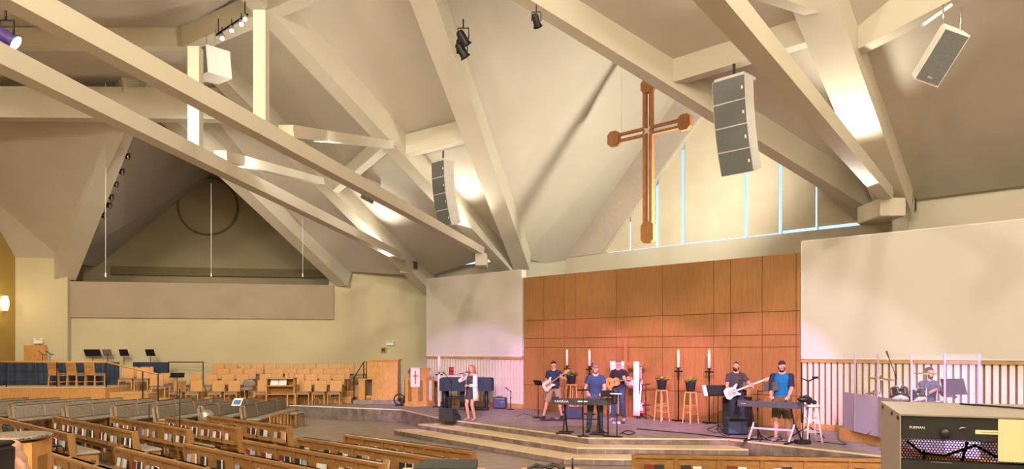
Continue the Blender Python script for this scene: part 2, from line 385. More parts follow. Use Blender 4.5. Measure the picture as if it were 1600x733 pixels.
# tie beams (level) and their brackets
T10, T11 = at(752, 398, 26.8), at(20, 0, 7.5)
T20, T21 = at(637, 412, 30.8), at(-20, 100, 9.3)
T30, T31 = at(1386, 314, 18.0), at(1105, -6, 7.65)
T1z, T2z, T3z = T10.z, T20.z, T30.z
T11.z, T21.z, T31.z = T1z, T2z, T3z
def lev(p, d, L): q = p+d.normalized()*L; return q
t1 = beam(T10, T11, .24, .27, 'level tie beam running from the top left corner to the left screen', 5)
t2 = beam(T20, T21, .28, .28, 'lower level tie beam crossing in front of the alcove', 4)
t3 = beam(T30, T31, .28, .30, 'level tie beam running up from the right screen', 4)
for (p, sz, lb) in ((T10, .42, 'left'), (T20, .55, 'far'), (T30, .62, 'right')):
    tag(obj('beam_bracket', MB().rbox(p.x-sz/2, p.x+sz/2, p.y-.3, p.y+.9, p.z-.42, p.z+.02, .02), cream), {'left': 'square bracket carrying a tie beam just above the left screen', 'far': 'square bracket carrying the lower tie beam at the far corner', 'right': 'square bracket carrying the tie beam above the right screen'}[lb], 'bracket', 'tie beam brackets')
def on(p0, p1, u):           # point of a line seen at column u
    k = (u-CX)/F; t = (p0.x-k*p0.y)/((p0.x-k*p0.y)-(p1.x-k*p1.y)); return p0+(p1-p0)*t
# posts and struts of the trusses
pa, pb = on(T20, T21, 302), on(T10, T11, 405)
beam(pa+UP*.26, V((pa.x, pa.y, EYE+(HY-72)/F*pa.y)), .22, .2, 'upright post on the lower tie beam under the box loudspeaker')
beam(pb+UP*.25, V((pb.x, pb.y, EYE+(HY-15)/F*pb.y)), .20, .2, 'upright post on the long tie beam')
b1m, b2m = on(B10, B1t, 612), on(B20, B2t, 503)
s1, s2 = on(T10, T11, 448)+UP*.25, on(T20, T21, 345)+UP*.26
beam(s1, b1m+UP*.05, .26, .22, 'slender strut from the long tie beam to the rafter')
beam(s2, b2m+UP*.05, .26, .22, 'slender strut from the lower tie beam to the rafter')
rbm = on(Rb0, Rbt, 1278); s3 = at(1150, -18, 9.6)
beam(s3, rbm+V((-.1, 0, .05)), .26, .25, 'short lit strut meeting the rafter above the right speaker cluster')
# ring purlins between the rafters
def purlin(p, q, h, label, w=.3): return beam(p, q, w, h, label)
purlin(on(B10, B1t, 628)+UP*.12, on(VL0, VLt, 742)+UP*.1, .62, 'short cream purlin above the left line array')
purlin(on(B20, B2t, 520)+UP*.1, on(B10, B1t, 610)+UP*.1, .45, 'short cream purlin between the two left rafters')
purlin(on(VR0, VLt, 1050)+UP*.25, on(Rb0, Rbt, 1300)+UP*.3, .6, 'cream purlin carrying the centre line array')
p_ = on(Rb0, Rbt, 1318)+UP*.45; q_ = at(1640, -12, p_.y-4.0); q_.z = p_.z
purlin(p_, q_, .6, 'cream purlin at the top right corner behind the hanging speaker')
purlin(at(296, 78, 19.5), at(480, 0, 17.5), .55, 'cream purlin at the top carrying the track lights', .45)
purlin(at(-60, 76, 19.5), at(300, 76, 19.7), .5, 'cream purlin across the top left corner', .3)
beam(at(-60, 186, 22.7), at(345, 189, 22.5), .4, .95, 'deep cream header above the olive ceiling at left')

# ------- ceilings between the beams
H = UP*(HB-.02)
def ext(p0, p1, k): return p0+(p1-p0)*k
def ceil(pts, label=None, m=ceilm):
    mb = MB(); n = len(pts); th = V((0, 0, .15))
    if n == 4: mb.add(pts+[p+th for p in pts], [(0, 1, 2), (0, 2, 3), (6, 5, 4), (7, 6, 4), (0, 4, 5, 1), (1, 5, 6, 2), (2, 6, 7, 3), (3, 7, 4, 0)])
    else: mb.prism(pts, th)
    return struct('ceiling', mb, m, label)
gl0, glt = cs(CW+.3, AX-ho-.3, zs-.3), cs(CW+.3, AX, zo)
gr0 = cs(CW+.3, AX+ho+.3, zs-.3)
ridge = ext(VLt+UP*1.1, VLt+UP*1.1, 1)
ceil([VL0+H-UP*.3, gl0, glt, ridge], 'pale sloped ceiling left of the cross')
ceil([VR0+H-UP*.3, gr0, glt, ridge], 'sloped ceiling over the right half of the gable window')
ceil([B10+H, VL0+H, VLt+H, ext(B10, B1t, 1.45)+H], 'ceiling bay between the steep beam and the rafter')
ceil([B20+H, B10+H, ext(B10, B1t, 1.45)+H, ext(B20, B2t, 1.45)+H], 'grey ceiling bay between the two left rafters')
wc1, wc0 = fw(-3.2, WT, -.2), fw(-7.5, WT, -.2)
ceil([LR0+H, wc0, B20+H, ext(B20, B2t, 1.45)+H, LAt+H], 'ceiling bay right of the alcove beam')
ceil([VR0+H, Rb0+H, ext(Rb0, Rbt, 1.9)+H, VLt+H], 'ceiling bay behind the centre line array')
ceil([Rb0+H-(Rbt-Rb0)*.1, Rb0+H-(Rbt-Rb0)*.1+D2*13, ext(Rb0, Rbt, 2.2)+H+D2*13, ext(Rb0, Rbt, 2.2)+H], 'brown sloped ceiling above the right screen')
# left alcove slopes and olive plane
alL, alA, alR = al(-18.9, EYE+4.0), al(-13.35, EYE+9.0), al(-6.0, EYE+3.6)
ceil([LL0+H, alL, alA, LAt+H], 'shaded slope inside the alcove at left')
ceil([LR0+H, alR, alA, LAt+H], 'shaded slope inside the alcove at right')
lwA = lw0+UP*(EYE+3.70); lwB = lw0+ldir*8+UP*(EYE+11)
ceil([LL0+H, lwA, at(-200, 150, 23.5), at(205, 186, 23)], 'olive sloped ceiling at far left')
ceil([at(-140, 130, 23), at(330, 130, 23), at(310, 66, 19.6), at(-140, 66, 19.6)], 'flat ceiling strip above the deep header')
ceil([at(-140, 44, 19.5), at(300, 44, 19.6), at(480, -40, 17.4)+UP*.4, at(480, -260, 11), at(-200, -260, 11)], 'cream ceiling at the top left corner')
# outer shell that closes the building (out of the frame)
rf = struct('ceiling_upper', MB().prism([cs(-26, -34, 14.5), cs(-26, 22, 14.5), cs(24.3, 22, 14.5), cs(24.3, -24, 14.5), V((-4, 40, 14.5)), V((-26, 38, 14.5))], V((0, 0, .2))), cream)
struct('wall_rear', MB().box(-26, 24, -8, -7.6, NF, 14.5), wallm)
struct('wall_right', MB().box(21, 21.4, -8, 22, NF, 14.5), wallm)
struct('wall_left_rear', MB().box(-26, -25.6, -8, 38, NF, 14.5), wallm)
poly('wall_outer_far', [V((-26, 37.8, NF)), V((-4, 39, NF)), V((-4, 39, 14.5)), V((-26, 37.8, 14.5))], wallm, V((0, .2, 0)))
poly('wall_outer_corner', [cs(24.35, -24.5, EYE+9), cs(24.35, AX-ho, EYE+3.0), cs(24.35, AX, EYE+9.2), cs(24.35, AX+ho, EYE+3), cs(24.35, 14, EYE+3), cs(24.35, 14, 14.4), cs(24.35, -24.5, 14.4)], wallm, N2*.2)
# =================================================================== SEATING
ORD = ['first', 'second', 'third', 'fourth', 'fifth', 'sixth', 'seventh', 'eighth', 'ninth', 'tenth', 'eleventh', 'twelfth', 'thirteenth', 'fourteenth', 'fifteenth', 'sixteenth', 'seventeenth', 'eighteenth', 'nineteenth', 'twentieth']
RK = .13      # rake of the pew back over its height
def sheared(x0, x1, y0, y1, z0, z1):          # box whose y leans back with height
    k = lambda z: -RK*(z-.4)
    return [(x, y+k(z), z) for z in (z0, z1) for x, y in ((x0, y0), (x1, y0), (x1, y1), (x0, y1))]
HM = {}
bookcols = {'dark red': mat('dark red cover', (.16, .02, .02), .6, vary=.1), 'black': mat('black cover', (.02, .018, .018), .6, vary=.1), 'tan': mat('tan cover', (.40, .22, .12), .6, vary=.1), 'white': mat('white booklet', (.62, .60, .60), .7, vary=.1), 'blue grey': mat('blue grey booklet', (.30, .33, .38), .7, vary=.1)}
for cn, cm in bookcols.items():
    w, t, h = (.15, .036, .215) if cn not in ('white', 'blue grey') else (.13, .012, .20)
    c = MB().box(-w/2, w/2, 0, .004, 0, h).box(-w/2, w/2, t-.004, t, 0, h).box(-w/2, -w/2+.004, 0, t, 0, h).mesh('cover'); c.materials.append(cm)
    p = MB().box(-w/2+.006, w/2-.003, .0045, t-.0045, .004, h-.002).mesh('pages'); p.materials.append(paper)
    HM[cn] = (c, p, w)
seam = mat('upholstery seam', (.12, .10, .08), .95, vary=.1)
def pew(label, pl, pr, racks=True, grp='wooden pews', front_rack=False, books=None, bookword=None, dens=1.0, seedn=0):
    pl, pr = V((pl.x, pl.y, NF)), V((pr.x, pr.y, NF)); d = pr-pl; L = d.length; ang = math.atan2(d.y, d.x)
    t = thing('pew', label, 'pew', pl, ang, grp)
    obj('back_panel', MB().hexa(sheared(0, L, -.02, .02, .36, .83)), oakp, t)
    obj('top_rail', MB().hexa(sheared(-.01, L+.01, -.05, .035, .815, .865)), oakp, t)
    n = max(2, round(L/.62))
    for i in range(1, n):
        x = L*i/n; obj('stile', MB().hexa(sheared(x-.022, x+.022, -.045, -.018, .10, .815)), oakp, t)
    for i in range(2):
        x = i*L; m = MB().hexa(sheared(x-.03, x+.03, -.06, .06 if racks else .015, 0, .85 if racks else .80)); obj('end_post', m, oakp if racks else fabg, t)
        obj('front_leg', MB().box(x-.028, x+.028, .40, .46, 0, .40), oakp, t)
        obj('side_rail', MB().box(x-.022, x+.022, .02, .42, .30, .38), oakp, t)
    for i in range(1, n, 2):
        x = L*i/n; obj('support_leg', MB().box(x-.025, x+.025, .06, .42, 0, .38), oakp, t)
    k = max(1, round(L/1.05))
    obj('seat_board', MB().box(0, L, .02, .46, .37, .40), oakp, t)
    for i in range(k):
        a, b = L*i/k, L*(i+1)/k
        obj('seat_cushion', MB().rbox(a+.006, b-.006, .03, .52, .40, .475, .03), fabg, t)
        m = MB().rbox(a+.006, b-.006, .02, .10, .46, .865, .035)
        m.v = [V((p.x, p.y-RK*(p.z-.4), p.z)) for p in m.v]
        obj('back_cushion', m, fabg, t)
    rng = random.Random(seedn+int(L*100))
    if racks:
        cnt = {}
        M = Matrix.Translation(pl) @ rot(ang)
        for i in range(n):
            a, b = L*i/n+.05, L*(i+1)/n-.05; z = .50; yk = -RK*(z-.4)
            r = MB().box(a, b, yk-.125, yk-.02, z-.015, z); r.box(a, b, yk-.13, yk-.115, z-.015, z+.07)
            obj('book_rack', r, oakp, t)
            x = a+rng.uniform(.02, .12); nb = rng.choice([1, 2, 2, 3, 3])
            if rng.random() > dens: continue
            for q in range(nb):
                cn = rng.choice(['dark red', 'dark red', 'black', 'black', 'tan', 'white', 'white', 'blue grey']); w = HM[cn][2]
                if x+w > b-.01: break
                bo = obj('hymnal', HM[cn][0], None); obj('pages', HM[cn][1], None, bo)
                bo.matrix_world = M @ Matrix.Translation(V((x+w/2, yk-.112+.02*(q % 2), z+.002))) @ Matrix.Rotation(rng.uniform(-.10, -.02), 4, 'X') @ Matrix.Rotation(rng.uniform(-.06, .06), 4, 'Y')
                cnt[cn] = cnt.get(cn, 0)+1; j = cnt[cn]
                kind = 'booklet' if cn in ('white', 'blue grey') else 'hymnal'
                tag(bo, f'{ORD[j-1]} {cn} {kind} from the left in the rack of {bookword}', 'book', 'books in the pew racks')
                x += w+rng.uniform(.004, .03)
    return t
A = [(4.78, -22.1, -16.3), (5.80, -21.0, -15.8), (6.74, -19.8, -15.4), (7.65, -18.74, -15.06), (8.53, -18.35, -14.5)]
B = [(3.70, -13.9, -9.3), (4.70, -13.5, -9.1), (5.69, -13.1, -8.9), (6.65, -12.85, -8.7), (7.56, -12.46, -8.35), (8.43, -12.2, -8.65)]
for i, (c, a, b) in enumerate(A):
    w = ['fifth', 'fourth', 'third', 'second', 'front'][i]
    pew(f'wooden pew with book racks, {w} row of the left block', cs(c, a, 0), cs(c, b, 0), bookword=f'the left block {w} pew', seedn=i)
for i, (c, a, b) in enumerate(B):
    w = ['sixth', 'fifth', 'fourth', 'third', 'second', 'front'][i]
    pew(f'wooden pew with book racks, {w} row of the middle block', cs(c, a, 0), cs(c, b, 0), bookword=f'the middle block {w} pew', seedn=50+i)
pew('wooden pew seen from behind along the bottom right edge', at(990, 711, 11.72), at(1395, 717, 11.25), bookword='the bottom right pew', dens=.75, seedn=99)
# grey upholstered side pews facing right
for i, (xn, xf) in enumerate(((-8.0, -8.0), (-9.25, -8.95), (-10.6, -10.15), (-11.85, -11.3), (-13.3, -12.5), (-14.9, -13.7), (-16.1, -14.8), (-17.3, -15.9), (-18.2, -17.0))):
    yn, yf = (21.9, 25.9) if i < 6 else (23.0+.4*(i-6), 25.9)
    if i > 5: xn = xf-(xf*0+1.2)*(25.9-yn)/4
    pew(f'grey upholstered side pew facing the stage, {ORD[i]} row counted from the aisle', V((xf, yf, 0)), V((xn, yn, 0)), racks=False, grp='grey side pews', seedn=i)
# slatted wooden screen in front of the first side pew
t = thing('slatted_screen', 'low slatted wooden rack below the first grey side pew', 'rack', V((-7.35, 22.3, NF)), math.atan2(2.4, .15))
obj('top_board', MB().box(0, 2.2, -.02, .02, .50, .55), oakl, t); obj('bottom_board', MB().box(0, 2.2, -.02, .02, .03, .10), oakl, t)
for i in range(8): obj('slat', MB().box(.02+i*.29, .15+i*.29, -.012, .012, .08, .52), oakl, t)
t = thing('open_booklet', 'blue and white booklet propped on the end of the first side pew', 'booklet', V((-8.25, 21.98, .40)), -.3)
obj('page', MB().box(-.16, .16, -.005, .005, 0, .26).xf(Matrix.Rotation(-.6, 4, 'X')), paper, t)
obj('printed_picture', MB().box(-.12, .12, -.008, -.004, .04, .20).xf(Matrix.Rotation(-.6, 4, 'X')), mat('print blue', (.08, .16, .35), .5), t)

# ------------------------------------------------------------------ choir platforms and chairs
def plat(x0, x1, y0, y1, z0, z1, label, m=oakl):
    o = struct('choir_riser', MB().box(x0, x1, y0, y1, z0, z1-.02), m, label)
    obj('tread', MB().box(x0-.02, x1+.02, y0-.03, y1, z1-.02, z1), nosing, o); return o
plat(-12.9, -6.25, 28.62, 29.44, 0, .22, 'lowest oak choir riser'); plat(-12.6, -6.05, 29.44, 30.26, 0, .42, 'middle oak choir riser'); plat(-12.4, -5.85, 30.26, 31.1, 0, .60, 'top oak choir riser')
lp = struct('choir_platform', MB().box(-19.2, -14.7, 26.6, 30.0, NF, .70), oakl, 'raised oak platform behind the side pews')
obj('tread', MB().box(-19.2, -14.7, 26.58, 30.0, .70, .735), nosing, lp)
plat(-14.7, -13.3, 26.9, 30.2, NF, .50, 'middle oak step beside the raised platform'); plat(-13.3, -12.95, 26.9, 29.6, NF, .25, 'low oak step beside the raised platform')
def chair_proto():
    t = thing('choir_chair', 'x', 'chair')
    m = MB().rbox(-.235, .235, -.016, .016, .40, .90, .012); m.v = [V((p.x, p.y-.23-.12*(p.z-.45), p.z)) for p in m.v]
    obj('backrest', m, oakl, t)
    obj('seat_cushion', MB().rbox(-.235, .235, -.2, .25, .42, .485, .025), fabm, t)
    for x in (-.22, .22):
        obj('leg', MB().bar((x, .21, 0), (x, .21, .44), .035, .035), oakl, t)
        obj('leg', MB().bar((x, -.25, 0), (x, -.22, .44), .035, .035), oakl, t)
        obj('side_rail', MB().bar((x, -.22, .16), (x, .21, .16), .025, .03), oakl, t)
    obj('seat_frame', MB().box(-.22, .22, -.2, .23, .385, .42), oakl, t)
    return t
CH = chair_proto(); used = [False]
def chair(x, y, z, a, label, grp='choir chairs'):
    o = CH if not used[0] else copy_tree(CH); used[0] = True
    o.location = (x, y, z); o.rotation_euler = (0, 0, a); tag(o, label, 'chair', grp); return o
rows = [('front', 28.2, 0, [277, 303, 338, 363, 409, 475, 499, 523]), ('second', 29.0, .22, [318, 340, 353, 376, 414, 466, 484, 506, 527]),
        ('third', 29.8, .42, [346, 367, 388, 431, 452, 473, 494, 515, 536]), ('top', 30.6, .60, [338, 359, 380, 400, 420, 442, 463, 483, 503, 523, 543, 563])]
for nm, Y, z, us in rows:
    if nm == 'second': us = [302, 327, 353, 376, 412, 464, 484, 506, 527]
    for i, u in enumerate(us):
        chair((u-CX)/F*Y, Y, z, math.pi+.06, f'oak choir chair, {ORD[i]} from the left in the {nm} choir row')
for i, u in enumerate((92, 118, 144)):
    chair((u-CX)/F*27.3, 27.3+.1*i, .735, -.3, f'oak chair seen from behind on the raised platform, {ORD[i]} from the left', 'platform chairs')
for i, (u, Y, z) in enumerate(((197, 28.2, .5), (222, 28.1, .5), (203, 29.3, .5), (228, 29.2, .5))):
    chair((u-CX)/F*Y, Y, z, math.pi+.3, f'oak chair on the step right of the navy panels, {("front left", "front right", "back left", "back right")[i]} of four', 'step chairs')
for i, (u, Y, z) in enumerate(((246, 27.7, .25), (254, 28.6, .25), (262, 29.6, .25))):
    chair((u-CX)/F*Y, Y, z, math.pi+.55, f'oak chair on the low step beside the handrail end, {("nearest", "middle", "farthest")[i]} of three', 'low step chairs')
# navy modesty panels and the handrail
for i, (a, b, Y) in enumerate(((-2, 55, 27.9), (56, 83, 27.95), (84, 160, 28.05), (161, 186, 28.15))):
    p, q = at(a, 566, Y), at(b, 566, Y); m = MB()
    k = 10; pts = [V((p.x+(q.x-p.x)*j/k, Y+.02*math.sin(j*2.2), 0)) for j in range(k+1)]
    vs = [V((r.x, r.y, .735)) for r in pts]+[V((r.x, r.y, p.z)) for r in pts]; vs += [v+V((0, .03, 0)) for v in vs]; n_ = k+1
    fs = [(j, j+1, n_+j+1, n_+j) for j in range(k)]+[(2*n_+j+1, 2*n_+j, 3*n_+j, 3*n_+j+1) for j in range(k)]+[(n_+j, n_+j+1, 3*n_+j+1, 3*n_+j) for j in range(k)]+[(0, n_, 3*n_, 2*n_), (k, 2*n_+k, 3*n_+k, n_+k)]
    tag(obj('modesty_panel', m.add(vs, fs), navy), ['navy cloth panel at the far left edge behind the handrail', 'narrow navy cloth panel just left of the platform chairs', 'navy cloth panel behind the three platform chairs', 'navy cloth panel right of the platform chairs'][i], 'panel', 'navy cloth panels')
pp, qq = at(208, 566, 30.0), at(263, 566, 30.0)
tag(obj('modesty_panel', MB().rbox(pp.x, qq.x, 29.97, 30.02, 1.05, pp.z, .01), navy), 'navy cloth panel hanging above the step chairs', 'panel', 'navy cloth panels')
t = thing('back_rail', 'thin dark rail along the back of the choir left of the top row', 'rail', at(263, 566, 30.3))
o = obj('rail', MB().bar((0, 0, 0), (1.45, 0, 0), .04, .04), blackm, t)
for x in (.02, 1.43): obj('post', MB().bar((x, 0, -.95), (x, 0, 0), .03, .03), blackm, t)
t = thing('platform_handrail', 'oak topped handrail with black posts sloping down in front of the platform', 'handrail')
r0, r1, r2 = at(-30, 565.5, 26.7), at(166, 566, 26.7), at(247, 585, 26.7)
obj('top_rail', MB().tube([r0, r1], .035, 8), oakl, t); obj('sloping_rail', MB().tube([r1, r2], .035, 8), oakl, t)
for p in (at(10, 566, 26.7), at(89, 566, 26.7), r1, at(223, 580, 26.7), r2):
    zf = .735 if p.x < -14.7 else (.5 if p.x < -13.3 else NF)
    obj('post', MB().tube([V((p.x, p.y, NF if p.x > -13.3 else zf-.35)), p], .022, 6), blackm, t)
# music stands
def music_stand(label, base, h, w=.5, hh=.34, rz=0, tilt=.45, deskm=None, tripod=True, sheets=False, grp='music stands'):
    t = thing('music_stand', label, 'music stand', base, rz, grp)
    if tripod:
        for k in range(3):
            a = k*2.094+.5; obj('leg', MB().tube([(0, 0, .12), (.16*math.cos(a), .16*math.sin(a), .06), (.26*math.cos(a), .26*math.sin(a), .012)], .010, 6), blackm, t)
    else: obj('base', MB().lathe([(.17, 0), (.17, .02), (.03, .035)], n=20), blackm, t)
    obj('pole', MB().tube([(0, 0, .03), (0, 0, h*.55), (0, 0, h)], [.014, .014, .010], 8), blackm, t)
    R = Matrix.Translation((0, 0, h)) @ Matrix.Rotation(-tilt, 4, 'X')
    dk = obj('desk', MB().box(-w/2, w/2, -.004, .004, -hh*.35, hh*.65).box(-w/2, w/2, -.06, .004, -hh*.35-.006, -hh*.35).xf(R), deskm or black, t)
    if sheets: obj('sheet_music', MB().box(-w/2-.06, -.01, -.012, -.006, -hh*.33, hh*.6).box(.01, w/2+.05, -.012, -.006, -hh*.33, hh*.6).xf(R), paper, t)
    return t
mauve = mat('mauve plastic', (.22, .16, .17), .6)
for u, w, m, lb in ((145, .66, None, 'wide black music stand against the far wall, leftmost'), (168, .36, mauve, 'mauve music stand between two black ones at the far wall'), (194, .36, None, 'black music stand in the middle of the far wall group'), (235, .36, None, 'black music stand at the far wall, rightmost of the group')):
    music_stand(lb, V(((u-CX)/F*30.0, 30.0, .735 if u < 170 else (.5 if u < 205 else NF))), 1.93-(.735 if u < 170 else (.5 if u < 205 else NF)), w, .30, math.pi+.0, .5, m)
for u, lb in ((66, 'black music stand in front of the wooden door, left'), (78, 'black music stand beside the wooden door, right')):
    music_stand(lb, V(((u-CX)/F*28.7, 28.7, .735)), 1.2, .32, .28, math.pi-.9, .9)
music_stand('black music stand among the front choir chairs', V(((277-CX)/F*27.75, 27.75, 0)), 1.1, .5, .3, .3, 1.0)
# shelf unit with open score
bx = at(448, 632, 28.0)
t = thing('music_shelf', 'open oak shelf unit in the gap of the front choir row', 'shelf', V((bx.x-.1, 27.95, 0)), 0)
for x in (-.62, .42): obj('upright', MB().box(x, x+.035, -.16, .16, 0, 1.02), oakl, t)
for z in (.05, .38, .70, .98): obj('shelf', MB().box(-.62, .455, -.16, .16, z, z+.03), oakl, t)
obj('back_board', MB().box(-.62, .455, .15, .165, .05, 1.0), oakp, t)
t = thing('open_score', 'open white music score standing on the shelf unit', 'book', V((bx.x-.28, 27.86, .74)), 0)
R = Matrix.Rotation(-.35, 4, 'X')
for k, x in enumerate((-.30, .012)): obj('page', MB().box(x, x+.29, 0, .01, 0, .24).xf(R), paper, t)
obj('binding', MB().box(-.32, .32, .01, .022, -.004, .25).xf(R), black, t)
for i, (u, v, lb) in enumerate(((446, 586, 'left'), (455, 586, 'right'))):
    p = at(u, v, 27.9); m = MB(); m.tube([p+V((.13*math.cos(a*.5236), 0, .13*math.sin(a*.5236))) for a in range(13)], .018, 6)
    tag(obj('hand_drum_ring', m, trimw), f'small wooden hoop on the shelf unit, {lb} of two', 'hoop', 'wooden hoops')
t = thing('small_stool', 'small oak step stool standing below the shelf unit', 'stool', V((at(452, 630, 27.3).x, 27.62, .0)), 0)
obj('seat', MB().box(-.17, .17, -.08, .08, .40, .43), oakl, t)
for x in (-.15, .15): obj('leg', MB().box(x-.02, x+.02, -.07, .07, 0, .40), oakl, t)
t = thing('round_stool', 'grey padded round stool in the front choir row', 'stool', V((at(386, 620, 28.0).x, 28.0, 0)), 0)
obj('seat', MB().lathe([(.24, .55), (.25, .58), (.22, .64), (.12, .66)], n=18), fabm, t); obj('pole', MB().tube([(0, 0, .05), (0, 0, .56)], .025), blackm, t)
obj('backrest', MB().ball((0, .22, .80), (.25, .04, .16)), fabm, t)
for k in range(4): a = k*1.571+.4; obj('foot', MB().tube([(0, 0, .08), (.24*math.cos(a), .24*math.sin(a), .015)], .018, 6), blackm, t)
# steel handrail at the choir steps
t = thing('step_handrail', 'black steel handrail loop at the right end of the choir rows', 'handrail')
for u in (553, 572):
    pass
q0, q1 = at(553, 598, 28.4), at(569, 566, 30.2)
obj('loop', MB().tube([V((q0.x, 28.4, 0)), V((q0.x, 28.4, 1.0)), V((q1.x, 30.1, 1.58)), V((q1.x, 30.1, .6))], .022, 8), blackm, t)
obj('post', MB().tube([V((q1.x+.12, 30.1, .6)), V((q1.x+.12, 30.1, 1.6)), V((q1.x, 30.1, 1.58))], .022, 8), blackm, t)
# organ-like cabinet on plinth
pl = gnd(552, 632.5)
tag(obj('cabinet_plinth', MB().rbox(pl.x, pl.x+1.78, pl.y, pl.y+1.3, 0, .17, .015), stagem), 'low mauve grey plinth under the tall oak cabinet', 'plinth')
t = thing('tall_cabinet', 'tall honey oak cabinet with a low side pedestal', 'cabinet', V((pl.x, pl.y+.1, .17)))
obj('body', MB().box(.68, 1.66, .05, .85, 0, 1.50), oakl, t); obj('base_molding', MB().box(.66, 1.68, .02, .88, 0, .10), oakl, t)
obj('top', MB().box(.62, 1.70, 0, .9, 1.50, 1.55), oakl, t); obj('upper_wing', MB().box(.48, .68, .1, .8, .78, 1.50), oakl, t)
obj('side_pedestal', MB().box(.16, .40, .1, .75, 0, .76), oakl, t); obj('pedestal_top', MB().box(.14, .46, .07, .78, .76, .80), oakl, t)
obj('foot_block', MB().lathe([(.17, 0), (.17, .14), (.15, .16)], (.55, .3, 0), 16), oakl, t); obj('inner_panel', MB().box(.42, .68, .5, .54, .16, .78), fabm, t)
t = thing('floor_fan', 'small dark fan on the floor between cabinet and pulpit', 'fan', gnd(624, 634.5))
obj('ring', MB().tube([(.2*math.cos(a*.393), 0, .24+.2*math.sin(a*.393)) for a in range(17)], .025, 6), blackm, t); obj('hub', MB().lathe([(.06, -.05), (.06, .05)], (0, 0, .24), 12, (0, 1, 0)), blackm, t)
for k in range(4): a = k*1.571+.3; obj('blade', MB().bar((.04*math.cos(a), 0, .24+.04*math.sin(a)), (.17*math.cos(a), 0, .24+.17*math.sin(a)), .01, .09, (0, 1, 0)), black, t)
obj('base', MB().box(-.15, .15, -.1, .1, 0, .03), blackm, t)
# =================================================================== PEOPLE
def voxel(mb, size, it=3, fac=.5):
    o = bpy.data.objects.new('tmp', mb.mesh('tmp')); COL.objects.link(o)
    m = o.modifiers.new('r', 'REMESH'); m.mode = 'VOXEL'; m.voxel_size = size; m.use_smooth_shade = True
    if it: q = o.modifiers.new('s', 'SMOOTH'); q.factor = fac; q.iterations = it
    me = bpy.data.meshes.new_from_object(o.evaluated_get(bpy.context.evaluated_depsgraph_get()))
    bpy.data.objects.remove(o); return me
def ring(c, r, f, w, d, n=18, e=.8):
    out = []
    for k in range(n):
        a = 2*math.pi*k/n; x, y = math.cos(a), math.sin(a)
        out.append(c+r*w*math.copysign(abs(x)**e, x)+f*d*math.copysign(abs(y)**e, y))
    return out
def ik(a, b, l1, l2, hint):
    d = b-a; L = min(d.length, (l1+l2)*.995); dn = d.normalized(); x = (l1*l1-l2*l2+L*L)/(2*L); h = math.sqrt(max(0, l1*l1-x*x))
    hv = hint-dn*hint.dot(dn); hv.normalize(); return a+dn*x+hv*h
def add_hand(mb, w, d, nrm, curl, side):
    d = d.normalized(); nrm = (nrm-d*nrm.dot(d)).normalized(); lat = d.cross(nrm)*side
    mb.ball(w+d*.048, (.040, .016, .052), 12, 8, (lat, nrm, d)); mb.tube([w-d*.03, w+d*.03], [.027, .026], 10)
    for k, (o, L) in enumerate(((-.033, .058), (-.011, .072), (.011, .078), (.033, .070))):
        p = w+d*.085+lat*o; pts = [w+d*.05+lat*o*.8, p]; dd = d.copy(); q = Quaternion(lat*side, -curl*(1 if side > 0 else 1))
        for j in range(3):
            dd = (dd*math.cos(curl)-nrm*math.sin(curl)).normalized() if j == 0 else (dd*math.cos(curl)+dd.cross(d.cross(nrm))*math.sin(curl)*(1)).normalized()
            p = p+dd*L*(.45, .32, .25)[j]; pts.append(p)
        mb.tube(pts, [.010, .0095, .009, .0085, .007], 8); mb.ball(pts[-1], .007, 8, 6)
    tb = w+d*.03+lat*.035; mb.tube([w+d*.02+lat*.015, tb, tb+(d*.7+lat*.6-nrm*.4).normalized()*.032, tb+(d*.9+lat*.35-nrm*.5).normalized()*.06], [.013, .012, .0105, .008], 8)
